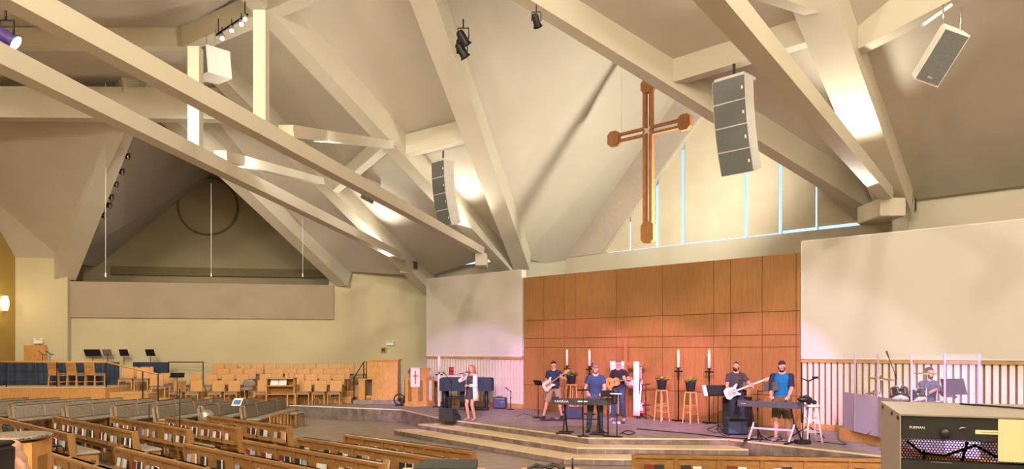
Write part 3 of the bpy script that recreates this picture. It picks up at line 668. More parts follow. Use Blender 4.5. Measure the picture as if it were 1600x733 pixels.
def person(label, base, fwd, H=1.75, lean=0, leanr=0, head=(0, 0), wrL=None, wrR=None, hdL=None, hdR=None, anL=None, anR=None, curlL=.5, curlR=.5, seat=None,
           shirt=None, sleeve=.5, sleevem=None, pants=None, short=False, shoes=None, bare=False, hair=None, beard=None, glasses=None, belly=0, longhair=None, dress=None, cardigan=None, slim=1.0, skinm=None, elhL=None, elhR=None, vneck=False):
    base = V(base); k = H/1.75; Fw = V((fwd[0], fwd[1], 0)).normalized(); R = Fw.cross(UP)
    def b(p): return (R*p[0]+Fw*p[1]+UP*p[2])                    # body frame: right, forward, up
    t = thing('person', label, 'person', base)
    pel = V((0, 0, .94*k)) if seat is None else V((0, 0, seat+.09))
    spine = V((leanr, lean, 1)).normalized(); Pl = b(pel); S = b(spine)
    neck = Pl+S*.50*k; sh = Pl+S*.455*k; hd = neck+(S*.4+UP*.6).normalized()*.165*k+Fw*.02
    shR, shL = sh+R*.178*k*slim-S*.012, sh-R*.178*k*slim-S*.012; hpR, hpL = Pl+R*.095*k-UP*.02, Pl-R*.095*k-UP*.02
    wR = b(V(wrR)) if wrR else Pl+R*.27-UP*.07+Fw*.05; wL = b(V(wrL)) if wrL else Pl-R*.27-UP*.07+Fw*.05
    eR = ik(shR, wR, .29*k, .26*k, b(V(elhR or (.5, -.6, -.6)))); eL = ik(shL, wL, .29*k, .26*k, b(V(elhL or (-.5, -.6, -.6))))
    d_ = (wR-eR); wR = eR+d_.normalized()*.26*k; d_ = (wL-eL); wL = eL+d_.normalized()*.26*k
    aR = b(V(anR or (.11, 0, .08))); aL = b(V(anL or (-.11, 0, .08)))
    kR, kL = ik(hpR, aR, .44*k, .425*k, Fw), ik(hpL, aL, .44*k, .425*k, Fw)
    sm = skinm or skin
    # --- body
    mb = MB(); f3 = S.cross(R)
    def torso(g, top=True, lo=-.10, m=None):
        m = m or MB(); W = [(-.10, .13, .10), (-.03, .165, .115), (.08, .158, .112+belly), (.20, .150, .110+belly*.9), (.33, .170*slim, .122), (.41, .168*slim, .112), (.465, .120*slim, .085)]
        if top: W += [(.505, .075, .07)]
        rings = []
        for z, w, d in W:
            if z < lo-.001: continue
            rings.append(ring(Pl+S*z*k+(Fw*belly*.5 if z < .3 else V((0, 0, 0))), R, f3, w*k+g, d*k+g))
        return m.loft(rings)
    torso(0, m=mb)
    for s_, e_, w_ in ((shR, eR, wR), (shL, eL, wL)):
        mb.tube([s_+(Pl-sh)*.08, s_, s_+(e_-s_)*.5, e_, e_+(w_-e_)*.35, w_], [.05, .056*k, .05*k, .041*k, .042*k, .027*k], 12); mb.ball(s_, .060*k); mb.ball(e_, .041*k)
    for h_, n_, a_ in ((hpR, kR, aR), (hpL, kL, aL)):
        mb.tube([h_+UP*.06, h_, h_+(n_-h_)*.5, n_, n_+(a_-n_)*.3, n_+(a_-n_)*.7, a_], [.07, .088*k, .078*k, .056*k, .057*k, .043*k, .036*k], 14); mb.ball(n_, .056*k)
    yaw, pit = head; q = Quaternion(UP, yaw) @ Quaternion(R, pit)
    hR, hF, hU = q @ R, q @ Fw, q @ UP; hx = (hR, hF, hU)
    P = lambda r, f, u: hd+hR*r*k+hF*f*k+hU*u*k
    for s_ in (shR, shL): mb.tube([s_-S*.012, neck+(s_-neck)*.35-S*.0, P(0, -.02, -.10)], [.052*k, .05*k, .045*k], 10)
    mb.tube([sh-S*.02, neck, P(0, -.01, -.06)], [.062, .055*k, .052*k], 12)
    mb.ball(P(0, -.012, .025), (.074*k, .093*k, .098*k), 16, 12, hx); mb.ball(P(0, .022, -.045), (.058*k, .066*k, .076*k), 14, 10, hx); mb.ball(P(0, .045, -.085), (.034*k, .035*k, .03*k), 10, 8, hx)
    mb.tube([P(0, .080, .022), P(0, .100, -.018)], [.010*k, .015*k], 8); mb.ball(P(0, .098, -.02), .014*k, 8, 6)
    for s_ in (-1, 1): mb.ball(P(.076*s_, -.008, 0), (.010*k, .020*k, .032*k), 8, 6, hx); mb.ball(P(.03*s_, .070, .03), (.02*k, .014*k, .008*k), 8, 6, hx)
    feet = []
    for a_, sg in ((aR, 1), (aL, -1)):
        td = (Fw+R*sg*.25).normalized(); a0 = V((a_.x, a_.y, 0)); z = a_.z-.08
        rg = []
        for f_, w, h in ((-.075, .024, .055), (-.06, .036, .10), (.0, .037, .10), (.06, .040, .075), (.12, .046, .052), (.165, .040, .04), (.19, .02, .026)):
            c = a0+td*f_*k+UP*(z+h/2*k); rg.append(ring(c, td.cross(UP), UP, w*k, h/2*k, 12, .8))
        feet.append(rg); mb.loft(rg)
    for w_, e_, hdv, cu, sg in ((wR, eR, hdR, curlR, 1), (wL, eL, hdL, curlL, -1)):
        dv = b(V(hdv[0])) if hdv else (w_-e_); nv = b(V(hdv[1])) if hdv else R*sg
        add_hand(mb, w_, dv, nv, cu, sg)
    obj('body', voxel(mb, .0062, 2), sm, t)
    # --- face
    eyem = mat('eye white', (.7, .68, .66), .3, vary=0); irism = mat('eye iris', (.05, .03, .02), .3, vary=0)
    for s_ in (-1, 1):
        e = obj('eye', MB().ball(P(.030*s_, .0735, .012), .0105*k, 10, 8), eyem, t); obj('iris', MB().ball(P(.030*s_, .0805, .012), .0052*k, 8, 6), irism, e)
    obj('mouth', MB().ball(P(0, .084, -.058), (.024*k, .008*k, .007*k), 10, 6, hx), mat('lips', (.40, .12, .11), .5, vary=0), t)
    if hair:
        hm = MB(); hm.ball(P(0, -.014, .031), (.079*k, .096*k, .098*k), 28, 20, hx)
        lim = []
        for p in hm.v:
            r = p-hd; f, u = r.dot(hF)/k, r.dot(hU)/k; z = .055+.9*f if f > -.05 else .01+.6*(f+.05)
            z = max(z, -.07); z = min(z, .088)
            lim.append(p+hU*(z-u)*k if u < z else p)
        hm.v = lim
        ho = obj('hair', hm, hair, t)
    if longhair:
        hm = MB()
        for s_ in (-1, 1): hm.tube([P(.055*s_, -.02, .07), P(.075*s_, .0, -.04), P(.075*s_, .01, -.16), P(.08*s_, .05, -.27), P(.07*s_, .07, -.38)], [.03, .035, .036, .032, .012], 10)
        for j in (-1, 0, 1): hm.tube([P(.04*j, -.06, .09), P(.05*j, -.10, -.04), P(.055*j, -.115, -.2), P(.05*j, -.11, -.36)], [.05, .05, .05, .02], 10)
        hm.ball(P(0, -.022, .04), (.084*k, .092*k, .102*k), 16, 12, hx)
        obj('hair', voxel(hm, .008, 3), longhair, t)
    if beard:
        hm = MB(); hm.ball(P(0, .034, -.078), (.056*k, .060*k, .047*k), 14, 10, hx)
        for s_ in (-1, 1): hm.tube([P(.060*s_, .02, -.01), P(.055*s_, .03, -.06)], [.012, .02], 8)
        obj('beard', hm, beard, t)
        obj('moustache', MB().tube([P(-.03, .078, -.05), P(0, .096, -.040), P(.03, .078, -.05)], [.006, .009, .006], 8), beard, t)
    if glasses:
        g_ = MB()
        for s_ in (-1, 1):
            g_.tube([P(.032*s_+.024*math.cos(a*.524), .098, .010+.018*math.sin(a*.524)) for a in range(13)], .0028, 6, False)
            g_.tube([P(.056*s_, .097, .014), P(.08*s_, -.005, .014)], .0028, 6)
        g_.tube([P(-.01, .1, .012), P(.01, .1, .012)], .0028, 6); obj('glasses', g_, glasses, t)
    # --- clothes
    if shirt:
        sb = MB(); torso(.014, top=False, lo=-.03, m=sb)
        for s_ in (shR, shL): sb.tube([s_-S*.012, neck+(s_-neck)*.35, neck+(s_-neck)*.22+S*.012], [.066*k, .062*k, .055*k], 12)
        sb.loft([ring(Pl+S*.38*k, R, f3, .17*slim*k, .130*k), ring(Pl+S*.465*k, R, f3, .138*k, .104*k), ring(Pl+S*.502*k, R, f3, .088*k, .084*k)])
        for s_, e_, w_ in ((shR, eR, wR), (shL, eL, wL)):
            if not sleevem or cardigan:
                sb.ball(s_, .064*k); sb.tube([s_+(sh-s_)*.4-S*.01, s_]+([s_+(e_-s_)*sleeve] if sleeve <= 1 else [e_, e_+(w_-e_)*(sleeve-1)]), [.066, .068*k]+([.064*k] if sleeve <= 1 else [.055*k, .045*k]), 14)
        so = obj('shirt', voxel(sb, .011, 2), shirt, t)
        if sleevem:
            for s_, e_, w_ in ((shR, eR, wR), (shL, eL, wL)):
                sv = MB(); sv.ball(s_, .078*k); sv.tube([s_+(neck-s_)*.62, s_+(neck-s_)*.25+UP*.004, s_]+([s_+(e_-s_)*sleeve] if sleeve <= 1 else [e_, e_+(w_-e_)*(sleeve-1)]), [.052, .066, .077*k]+([.068*k] if sleeve <= 1 else [.056*k, .046*k]), 14)
                obj('sleeve', voxel(sv, .010, 2), sleevem, t)
        obj('collar', MB().tube([neck+R*.066*k*math.cos(a*.524)+f3*(.060*k*math.sin(a*.524)+.004)-UP*(.012+.03*max(0, math.sin(a*.524))) for a in range(13)], .009, 8, False), shirt, so)
    if pants:
        pb = MB(); pb.loft([ring(Pl+S*z*k+Fw*belly*.3, R, f3, w*k+.014, d*k+.014) for z, w, d in ((-.12, .11, .09), (-.03, .163, .115), (.06, .158, .113+belly*.6))])
        for h_, n_, a_ in ((hpR, kR, aR), (hpL, kL, aL)):
            if short: pb.tube([h_+UP*.05, h_, h_+(n_-h_)*.5, n_+(a_-n_)*.02], [.085, .105*k, .104*k, .100*k], 14)
            else: pb.tube([h_+UP*.05, h_, h_+(n_-h_)*.5, n_, n_+(a_-n_)*.5, n_+(a_-n_)*.97], [.085, .104*k, .094*k, .074*k, .068*k, .062*k], 14)
        obj('shorts' if short else 'trousers', voxel(pb, .012, 2), pants, t)
    if dress:
        db = MB(); torso(.012, top=False, lo=-.03, m=db)
        n = 36; rg = []
        for z, w, d in ((.12, .155, .118), (.02, .175, .135), (-.12, .205, .165), (-.26, .235, .195)):
            c = Pl+S*.0+UP*z*k; rr = ring(c, R, Fw, w*k, d*k, n, .95); rg.append([p+(p-c)*(.06*math.sin(6*math.pi*j/n*3)*(1 if z < 0 else 0)) for j, p in enumerate(rr)])
        db.loft(rg); obj('dress', voxel(db, .010, 1), dress, t)
    if cardigan:
        cb = MB(); n = 18
        for sg in (-1, 1):
            pts = []
            for z, w, d in ((.47, .15, .09), (.36, .185, .14), (.2, .18, .145), (.0, .20, .16), (-.16, .225, .175), (-.32, .24, .18)):
                c = Pl+UP*z*k if z < .1 else Pl+S*z*k
                row = []
                for j in range(11):
                    a = math.pi*.5+sg*(-.62)+0 if False else None
                    th = -math.pi/2+(math.pi/2+.75)*j/10             # from the middle of the back round the side to the open front
                    row.append(c+R*sg*(w*k+.012)*math.cos(th)+Fw*(d*k+.012)*math.sin(th))
                pts.append(row)
            inner = [[p+(Pl+UP*(p.z-Pl.z)-p)*.06 for p in row] for row in pts]
            vs = [p for row in pts for p in row]+[p for row in inner for p in row]; M_ = len(pts)*11; fs = []
            for i in range(len(pts)-1):
                for j in range(10):
                    a_ = i*11+j; f_ = (a_, a_+1, a_+12, a_+11); fs += [f_, tuple(x+M_ for x in reversed(f_))]
            for i in range(len(pts)-1): fs += [(i*11+10, M_+i*11+10, M_+i*11+21, i*11+21)]
            for j in range(10): i = len(pts)-1; fs += [(i*11+j, i*11+j+1, M_+i*11+j+1, M_+i*11+j)]
            cb.add(vs, fs, True)
        co = obj('cardigan', cb, cardigan, t)
        for s_, e_, w_ in ((shR, eR, wR), (shL, eL, wL)):
            sv = MB(); sv.ball(s_, .072*k); sv.tube([s_+(sh-s_)*.35, s_, e_, e_+(w_-e_)*.75], [.07, .072*k, .066*k, .06*k], 14); sv.ball(e_, .066*k)
            obj('sleeve', voxel(sv, .010, 2), cardigan, t)
    if shoes:
        for rg in feet:
            sb = MB().loft([[p+(p-sum(r_, V((0, 0, 0)))/len(r_))*.16 for p in r_] for r_ in rg])
            for i, p in enumerate(sb.v): p.z = max(p.z, .002)
            sh_ = obj('shoe', sb, shoes, t)
    return dict(o=t, b=b, R=R, F=Fw, pel=Pl, wR=wR, wL=wL, neck=neck, hd=hd, P=P, base=base, shL=shL, shR=shR)
PK = dict
navyt = mat('navy t-shirt', (.022, .035, .085), .9, vary=.1, scale=14); khaki = mat('khaki shorts', (.30, .22, .15), .9, vary=.1, scale=14); olive = mat('olive shorts', (.13, .10, .045), .9, vary=.1, scale=14)
bluesh = mat('blue polo', (.022, .055, .105), .9, vary=.1, scale=14); blackpolo = mat('black polo', (.02, .018, .022), .9, vary=.1, scale=14); jeans = mat('blue jeans', (.04, .062, .12), .9, vary=.25, scale=9); djeans = mat('dark jeans', (.025, .032, .065), .9, vary=.2, scale=9); fjeans = mat('faded jeans', (.06, .085, .13), .9, vary=.3, scale=7)
greyt = mat('charcoal t-shirt', (.06, .05, .065), .9, vary=.1, scale=14); turq = mat('turquoise jersey', (.0, .13, .30), .9, vary=.08, scale=14); dnavy = mat('dark navy sleeve', (.018, .02, .055), .9, vary=.08); plaid = mat('slate blue shirt', (.10, .12, .20), .9, vary=.25, scale=20)
dressm = mat('dark grey dress', (.075, .055, .07), .9, vary=.25, scale=25); cardm = mat('white knit', (.72, .66, .68), .95, vary=.08, scale=30)
hdark = mat('dark brown hair', (.025, .014, .010), .7, vary=.2, scale=40); hbald = mat('short greying hair', (.20, .12, .09), .8, vary=.2, scale=40); hblond = mat('strawberry blond hair', (.42, .18, .09), .6, vary=.25, scale=25); hbrown = mat('brown hair', (.07, .035, .02), .7, vary=.2, scale=40)
tan = mat('beige shoe', (.42, .25, .18), .6); bshoe = mat('black shoe', (.02, .018, .02), .5); gshoe = mat('grey sneaker', (.30, .28, .30), .6)
gl_b = mat('dark glasses frame', (.02, .015, .015), .4, vary=0)
# singer
g0 = gnd(737, 656.5)
sing = person('woman singing into a handheld microphone in a dark dress and long white cardigan', g0, (-.62, -.78), 1.64, lean=.0, head=(.25, -.12), wrR=(.10, .22, 1.34), wrL=(-.02, .20, 1.02), hdR=((-.3, .5, .75), (.6, .5, .2)), hdL=((.9, .1, .1), (0, .8, .5)), curlR=1.0, curlL=.9, anR=(.09, .04, .08), anL=(-.10, -.02, .08),
              dress=dressm, cardigan=cardm, shoes=tan, longhair=hblond, slim=.88, elhR=(.8, -.2, -.8))
t = thing('microphone', 'black handheld microphone held to the mouth of the singer', 'microphone', sing['base'])
a_ = sing['P'](.01, .15, -.06); hnd = sing['wR']+sing['b'](V((-.015, .045, .055)))
dm = (a_-hnd).normalized(); obj('handle', MB().tube([hnd-dm*.13, hnd+dm*.03, a_-dm*.03], [.012, .015, .019], 10), black, t); obj('mesh_head', MB().ball(a_, .03), grill, t)
# electric guitarist
g1 = gnd(866, 654)
eg = person('man in navy t-shirt and khaki shorts playing a white electric guitar', g1, (-.35, -.93), 1.76, lean=.10, head=(-.25, -.42), wrR=(.13, .22, 1.00), wrL=(-.34, .30, 1.24), hdR=((-.7, .2, -.5), (.2, .9, .3)), hdL=((.3, .25, .9), (-.3, .9, -.2)), curlR=.5, curlL=.8, anR=(.27, .22, .08), anL=(-.20, -.12, .08),
            shirt=navyt, sleeve=.62, pants=khaki, short=True, shoes=bshoe, hair=hdark, glasses=gl_b, belly=.045)
# front keyboardist
g2 = gnd(930, 675.5)
kb = person('man in blue polo shirt and jeans bent over the front keyboard', g2, (-.05, -1), 1.76, lean=.28, head=(.05, -.62), wrR=(.19, .37, 1.0), wrL=(-.12, .37, 1.0), hdR=((-.05, .95, -.25), (0, .2, 1)), hdL=((.15, .95, -.25), (0, .2, 1)), curlR=.3, curlL=.3, anR=(.17, .02, .08), anL=(-.14, -.02, .08),
            shirt=bluesh, sleeve=.55, pants=fjeans, shoes=bshoe, hair=hbald, beard=hbald)
# acoustic guitarist
g3 = gnd(967, 657)
ag = person('man in black polo shirt and jeans playing an acoustic guitar', g3, (-.45, -.9), 1.80, lean=.06, head=(-.2, -.35), wrR=(.10, .26, 1.16), wrL=(-.30, .34, 1.22), hdR=((-.8, .1, -.3), (.1, .9, .3)), hdL=((.3, .2, .9), (-.3, .9, -.2)), curlR=.4, curlL=.8, anR=(.15, .05, .08), anL=(-.15, -.05, .08),
            shirt=blackpolo, sleeve=.6, pants=jeans, shoes=gshoe, hair=hbald, glasses=gl_b)
# bassist
g4 = V((at(1150, 0, 19.0).x, 19.0, 0))
bs = person('bearded man in charcoal t-shirt and jeans playing a white bass, looking up', g4, (-.10, -1), 1.78, lean=-.02, head=(-.45, .12), wrR=(.13, .24, 1.00), wrL=(-.36, .30, 1.12), hdR=((-.7, .2, -.5), (.2, .9, .3)), hdL=((.3, .25, .9), (-.3, .9, -.2)), curlR=.5, curlL=.8, anR=(.16, .05, .08), anL=(-.16, -.02, .08),
            shirt=greyt, sleeve=.6, pants=djeans, shoes=bshoe, hair=hdark, beard=hdark)
# right keyboardist
g5 = gnd(1222, 688)
rk = person('man in turquoise raglan shirt and olive shorts playing the right keyboard', g5, (-.42, -.9), 1.84, lean=.05, head=(-.2, -.45), wrR=(.20, .37, 1.03), wrL=(-.16, .37, 1.02), hdR=((-.25, .95, -.2), (0, .2, 1)), hdL=((.2, .95, -.2), (0, .2, 1)), curlR=.3, curlL=.3, anR=(.13, .10, .08), anL=(-.13, -.05, .08),
            shirt=turq, sleeve=.85, sleevem=dnavy, pants=olive, short=True, shoes=gshoe, hair=hdark, beard=hdark, glasses=gl_b)
# drummer
g6 = V((at(1449, 0, 15.9).x, 15.9, .25))
dr = person('man with glasses in slate blue shirt seated behind the drum kit', g6, (.25, -.95), 1.78, lean=.06, head=(.35, -.2), seat=.55, wrR=(.12, .34, .98), wrL=(-.24, .40, .84), hdR=((-.2, .8, .3), (.5, .3, .6)), hdL=((.1, .9, .1), (0, .1, 1)), curlR=1.0, curlL=1.0, anR=(.20, .48, .08), anL=(-.22, .45, .08),
            shirt=plaid, sleeve=1.5, pants=djeans, shoes=bshoe, hair=hbrown, beard=hbrown, glasses=mat('red glasses frame', (.25, .03, .03), .4, vary=0))
# =================================================================== STAGE FURNITURE AND INSTRUMENTS
def place(o, M): o.matrix_world = M; return o
def frame(o, x, z):                         # matrix from origin, x axis, rough z axis
    x = V(x).normalized(); z = V(z); z = (z-x*z.dot(x)).normalized(); y = z.cross(x)
    return Matrix(((x.x, y.x, z.x, o.x), (x.y, y.y, z.y, o.y), (x.z, y.z, z.z, o.z), (0, 0, 0, 1)))
gwhite = mat('white guitar lacquer', (.72, .66, .60), .25, vary=.03); maple = mat('maple neck', (.55, .32, .14), .35, vary=.1); spruce = mat('spruce top', (.55, .28, .08), .3, vary=.12); rosew = mat('rosewood', (.08, .04, .025), .4)
def guitar(label, M, bodym, kind, headm=maple):
    t = thing('guitar', label, 'guitar', (0, 0, 0)); place(t, M)
    if kind == 'acoustic':
        hw = [(-.25, .0), (-.245, .07), (-.22, .135), (-.17, .185), (-.11, .20), (-.05, .175), (0, .137), (.04, .122), (.08, .128), (.13, .145), (.18, .14), (.22, .11), (.245, .05), (.25, 0)]
        out = [(x, w, -.05) for x, w in hw]+[(x, -w, -.05) for x, w in hw[-2:0:-1]]
        obj('body', MB().prism(out, (0, 0, .1)), bodym, t); obj('sound_hole', MB().lathe([(.05, 0), (.05, .003)], (.06, 0, .0495), 18), black, t); obj('bridge', MB().box(-.14, -.11, -.07, .07, .05, .062), rosew, t)
        n0, L, th = .22, .36, .045
    else:
        pts = [(-.20, .0), (-.19, .10), (-.10, .155), (0, .12), (.07, .115), (.17, .17), (.20, .14), (.13, .07), (.12, .03), (.12, -.03), (.14, -.07), (.19, -.11), (.16, -.14), (.07, -.11), (-.02, -.12), (-.12, -.165), (-.19, -.11)]
        obj('body', MB().prism([(x, y, -.022) for x, y in pts], (0, 0, .044)), bodym, t)
        obj('pickguard', MB().prism([(x*.62, y*.62-.01, .0225) for x, y in pts], (0, 0, .002)), whitep if bodym is not gwhite else mat('cream pickguard', (.60, .52, .46), .4), t)
        for x in (-.07, 0, .06): obj('pickup', MB().box(x-.012, x+.012, -.04, .04, .0245, .032), black, t)
        n0, L, th = .08, (.56 if kind == 'electric' else .74), .022
    obj('neck', MB().box(n0, n0+L, -.024, .024, th-.022, th+.004), maple, t); obj('fretboard', MB().box(n0-.02, n0+L, -.026, .026, th+.004, th+.009), rosew, t)
    hd_ = obj('headstock', MB().prism([(n0+L, -.026, th-.02), (n0+L+.06, -.045, th-.02), (n0+L+.17, -.035, th-.02), (n0+L+.18, .02, th-.02), (n0+L+.05, .04, th-.02), (n0+L, .026, th-.02)], (0, 0, .018)), headm, t)
    for j in range(4): obj('tuner', MB().lathe([(.009, 0), (.009, .03)], (n0+L+.04+.035*j, .045, th-.012), 8, (0, 1, 0)), chrome, hd_)
    obj('strings', MB().box(-.10, n0+L, -.018, .018, th+.011, th+.012), mat('string steel', (.5, .45, .4), .4, metal=.8), t)
    return t
def strap(P, label, a, m=black):
    b = P['b']; B0 = P['base']
    pts = [B0+V(a), B0+b(V((-.05, .165, 1.22))), B0+P['shL']+(P['neck']-P['shL'])*.45+P['F']*.03+UP*.075, B0+P['shL']+(P['neck']-P['shL'])*.4-P['F']*.12, B0+b(V((.02, -.17, 1.2))), B0+b(V((.2, -.05, 1.0)))]
    m_ = MB()
    for p, q in zip(pts, pts[1:]): m_.bar(p, q, .045, .006, P['F'])
    return tag(obj('guitar_strap', m_, m), label, 'strap')
b = eg['b']; guitar('white electric guitar held by the man in the navy t-shirt', frame(eg['base']+b(V((.10, .24, 1.03))), b(V((-.44, .06, .30))), b(V((0, 1, .12)))), gwhite, 'electric')
strap(eg, 'dark strap across the navy t-shirt of the electric guitarist', b(V((-.05, .22, 1.14))))
b = ag['b']; guitar('brown acoustic guitar held by the man in the black polo', frame(ag['base']+b(V((.10, .23, 1.12))), b(V((-.45, .06, .10))), b(V((0, 1, .1)))) @ Matrix.Scale(.84, 4), spruce, 'acoustic')
b = bs['b']; guitar('white bass guitar held by the bearded man', frame(bs['base']+b(V((.14, .23, .99))), b(V((-.46, .05, .19))), b(V((0, 1, .1)))), gwhite, 'bass')
strap(bs, 'dark strap over the shoulder of the bassist', b(V((-.02, .21, 1.12))))
# generic microphone stand
def mic_stand(label, base, h, boom=None, rz=0, base_kind='tripod', tablet=None, mic=True, bag=False):
    t = thing('microphone_stand', label, 'microphone stand', base, rz, 'microphone stands')
    if base_kind == 'tripod':
        for k in range(3): a = k*2.094+.4; obj('leg', MB().tube([(0, 0, .16), (.30*math.cos(a), .30*math.sin(a), .012)], .011, 6), blackm, t)
    else: obj('base', MB().lathe([(.14, 0), (.14, .015), (.03, .03)], n=20), blackm, t)
    obj('pole', MB().tube([(0, 0, .02), (0, 0, h*.6), (0, 0, h)], [.014, .013, .010], 8), blackm, t); obj('clutch', MB().lathe([(.02, 0), (.022, .03), (.018, .07)], (0, 0, h*.58), 10), black, t)
    tip = V((0, 0, h))
    if boom:
        tip = V((0, 0, h))+V(boom); obj('boom', MB().tube([V((0, 0, h))-V(boom)*.25, tip], .009, 8), blackm, t); obj('boom_joint', MB().ball((0, 0, h), .025, 8, 6), black, t)
    if mic:
        d = V(boom).normalized() if boom else V((0, -.6, .5)).normalized(); m_ = obj('mic', MB().tube([tip, tip+d*.13], [.012, .018], 8), black, t); obj('mic_head', MB().ball(tip+d*.15, .026, 10, 8), grill, m_)
    if tablet:
        w, hh, ti = tablet; R_ = Matrix.Translation((0, 0, h-.02)) @ Matrix.Rotation(-ti, 4, 'X'); obj('tablet_holder', MB().box(-w/2, w/2, -.012, .012, 0, hh).xf(R_), black, t)
    return t
# keyboards (rear side towards the camera)
def keyboard(label, pa, pb, depth, h, text=None, bodym=black, stand='x', legm=blackm, nkeys=52):
    pa, pb = V(pa), V(pb); d = pb-pa; L = d.length; ang = math.atan2(d.y, d.x)
    t = thing('keyboard', label, 'keyboard', V((pa.x, pa.y, pa.z)), ang)
    obj('body', MB().hexa([(0, 0, 0), (L, 0, 0), (L, depth, 0), (0, depth, 0), (0, .015, h), (L, .015, h), (L, depth, h*.62), (0, depth, h*.62)]), bodym, t)
    kw = (L-.24)/nkeys; wk = MB(); bk = MB()
    for i in range(nkeys): wk.box(.12+i*kw+.001, .12+(i+1)*kw-.001, depth-.145, depth+.004, h*.6, h*.76)
    for i in range(nkeys):
        if i % 7 in (0, 1, 3, 4, 5): bk.box(.12+(i+1)*kw-.005, .12+(i+1)*kw+.005, depth-.145, depth-.05, h*.74, h*.88)
    tag(obj('white_keys', wk, whitep, t), kind='stuff'); tag(obj('black_keys', bk, black, t), kind='stuff')
    for x in (.0, L-.11): obj('end_block', MB().box(x, x+.11, .01, depth+.006, h*.6, h+.004), bodym, t)
    obj('control_panel', MB().box(L*.35, L*.6, .06, .16, h*.93, h*.96), mat('display blue', (.12, .16, .2), .3), t)
    for j in range(5): obj('jack', MB().lathe([(.008, 0), (.008, .006)], (L*.42+.05*j, .004, h*.45), 8, (0, -1, 0)), chrome, t)
    if text:
        me = text_mesh('lettering', text, h*.55); me.materials.append(whitep); o = obj('lettering', me, None, t); o.matrix_local = Matrix.Translation((.06, -.002, h*.3)) @ Matrix.Rotation(math.pi/2, 4, 'X')
    return t, L, ang
k1a, k1b = at(862, 632, 18.1), at(953, 634.5, 17.75)
t, L, an = keyboard('black stage keyboard on an X stand at the front of the stage', k1a, k1b, .36, .16, 'YAMAHA')
obj('logo_strip', MB().box(L*.45, L*.62, -.003, 0, .07, .10), whitep, t)
ks = thing('keyboard_stand', 'black X shaped stand under the front keyboard', 'stand', V((k1a.x, k1a.y, 0)), an)
zt = k1a.z
for x in (.28, L-.32):
    obj('cross_leg', MB().bar((x, .02, 0.02), (x, .42, zt-.01), .03, .04), blackm, ks); obj('cross_leg', MB().bar((x+.035, .42, .02), (x+.035, .02, zt-.01), .03, .04), blackm, ks)
    obj('foot', MB().bar((x-.18, .02, .02), (x+.2, .02, .02), .03, .035), blackm, ks); obj('foot', MB().bar((x-.18, .42, .02), (x+.2, .42, .02), .03, .035), blackm, ks)
obj('cross_bar', MB().bar((.28, .22, zt/2), (L-.3, .22, zt/2), .025, .025), blackm, ks)
k2a, k2b = at(1152, 634.5, 16.75), at(1246, 641, 15.9)
t, L, an = keyboard('long dark grey keyboard played by the man in the turquoise shirt', k2a, k2b, .33, .13, None, mat('slate plastic', (.06, .065, .085), .4))
obj('logo_strip', MB().box(.08, .2, -.003, 0, .05, .075), mat('pale print', (.3, .3, .35), .5), t)
zt = k2a.z
ks = thing('keyboard_stand', 'lavender silver H stand under the right keyboard', 'stand', V((k2a.x, k2a.y, 0)), an)
silv = mat('silver tube', (.62, .58, .68), .35, metal=.2, vary=.03)  # lavender tint is part of the base colour
for x in (.30, L-.14):
    obj('leg', MB().bar((x-.10, .16, .03), (x+.03, .16, zt*.55), .035, .035), silv, ks); obj('upper_leg', MB().bar((x+.03, .16, zt*.5), (x-.05, .16, zt-.005), .03, .03), blackm, ks)
    obj('foot', MB().bar((x-.10, -.10, .02), (x-.10, .42, .02), .04, .04), blackm, ks); obj('rear_leg', MB().bar((x+.03, .16, zt*.55), (x+.16, .30, .03), .03, .03), blackm, ks)
obj('cross_bar', MB().bar((.26, .16, .30), (L-.17, .16, .30), .035, .035), silv, ks)
# candles in tall cross stands
def candle_stand(label, u, c=18.95, lit=True):
    p = onwall(u, 660, c); p = V((p.x, p.y, 0)); t = thing('candle_stand', label, 'candle stand', p, math.atan2(D2.y, D2.x), 'tall candle stands')
    obj('base', MB().bar((-.2, 0, .02), (.2, 0, .02), .05, .04).bar((0, -.16, .02), (0, .16, .02), .05, .04), blackm, t)
    obj('pole', MB().bar((0, 0, .02), (0, 0, 1.22), .026, .026), blackm, t)
    obj('cross_head', MB().bar((0, 0, 1.2), (0, 0, 1.54), .045, .03).bar((-.13, 0, 1.45), (.13, 0, 1.45), .03, .04), blackm, t); obj('drip_plate', MB().lathe([(.03, 0), (.075, .02), (.075, .03)], (0, 0, 1.53), 14), blackm, t)
    obj('candle', MB().lathe([(.038, 0), (.038, .40), (.025, .405)], (0, 0, 1.56), 14), candle, t)
    if lit: obj('flame', MB().lathe([(.004, 0), (.020, .03), (.014, .07), (.002, .115)], (0, 0, 1.97), 10), flame, t)
    return t
candle_stand('tall black candle stand behind the electric guitarist', 886); candle_stand('tall black candle stand left of the front keyboardist', 921)
candle_stand('tall black candle stand between the two plant stools', 1060); candle_stand('tall black candle stand left of the bassist', 1108)
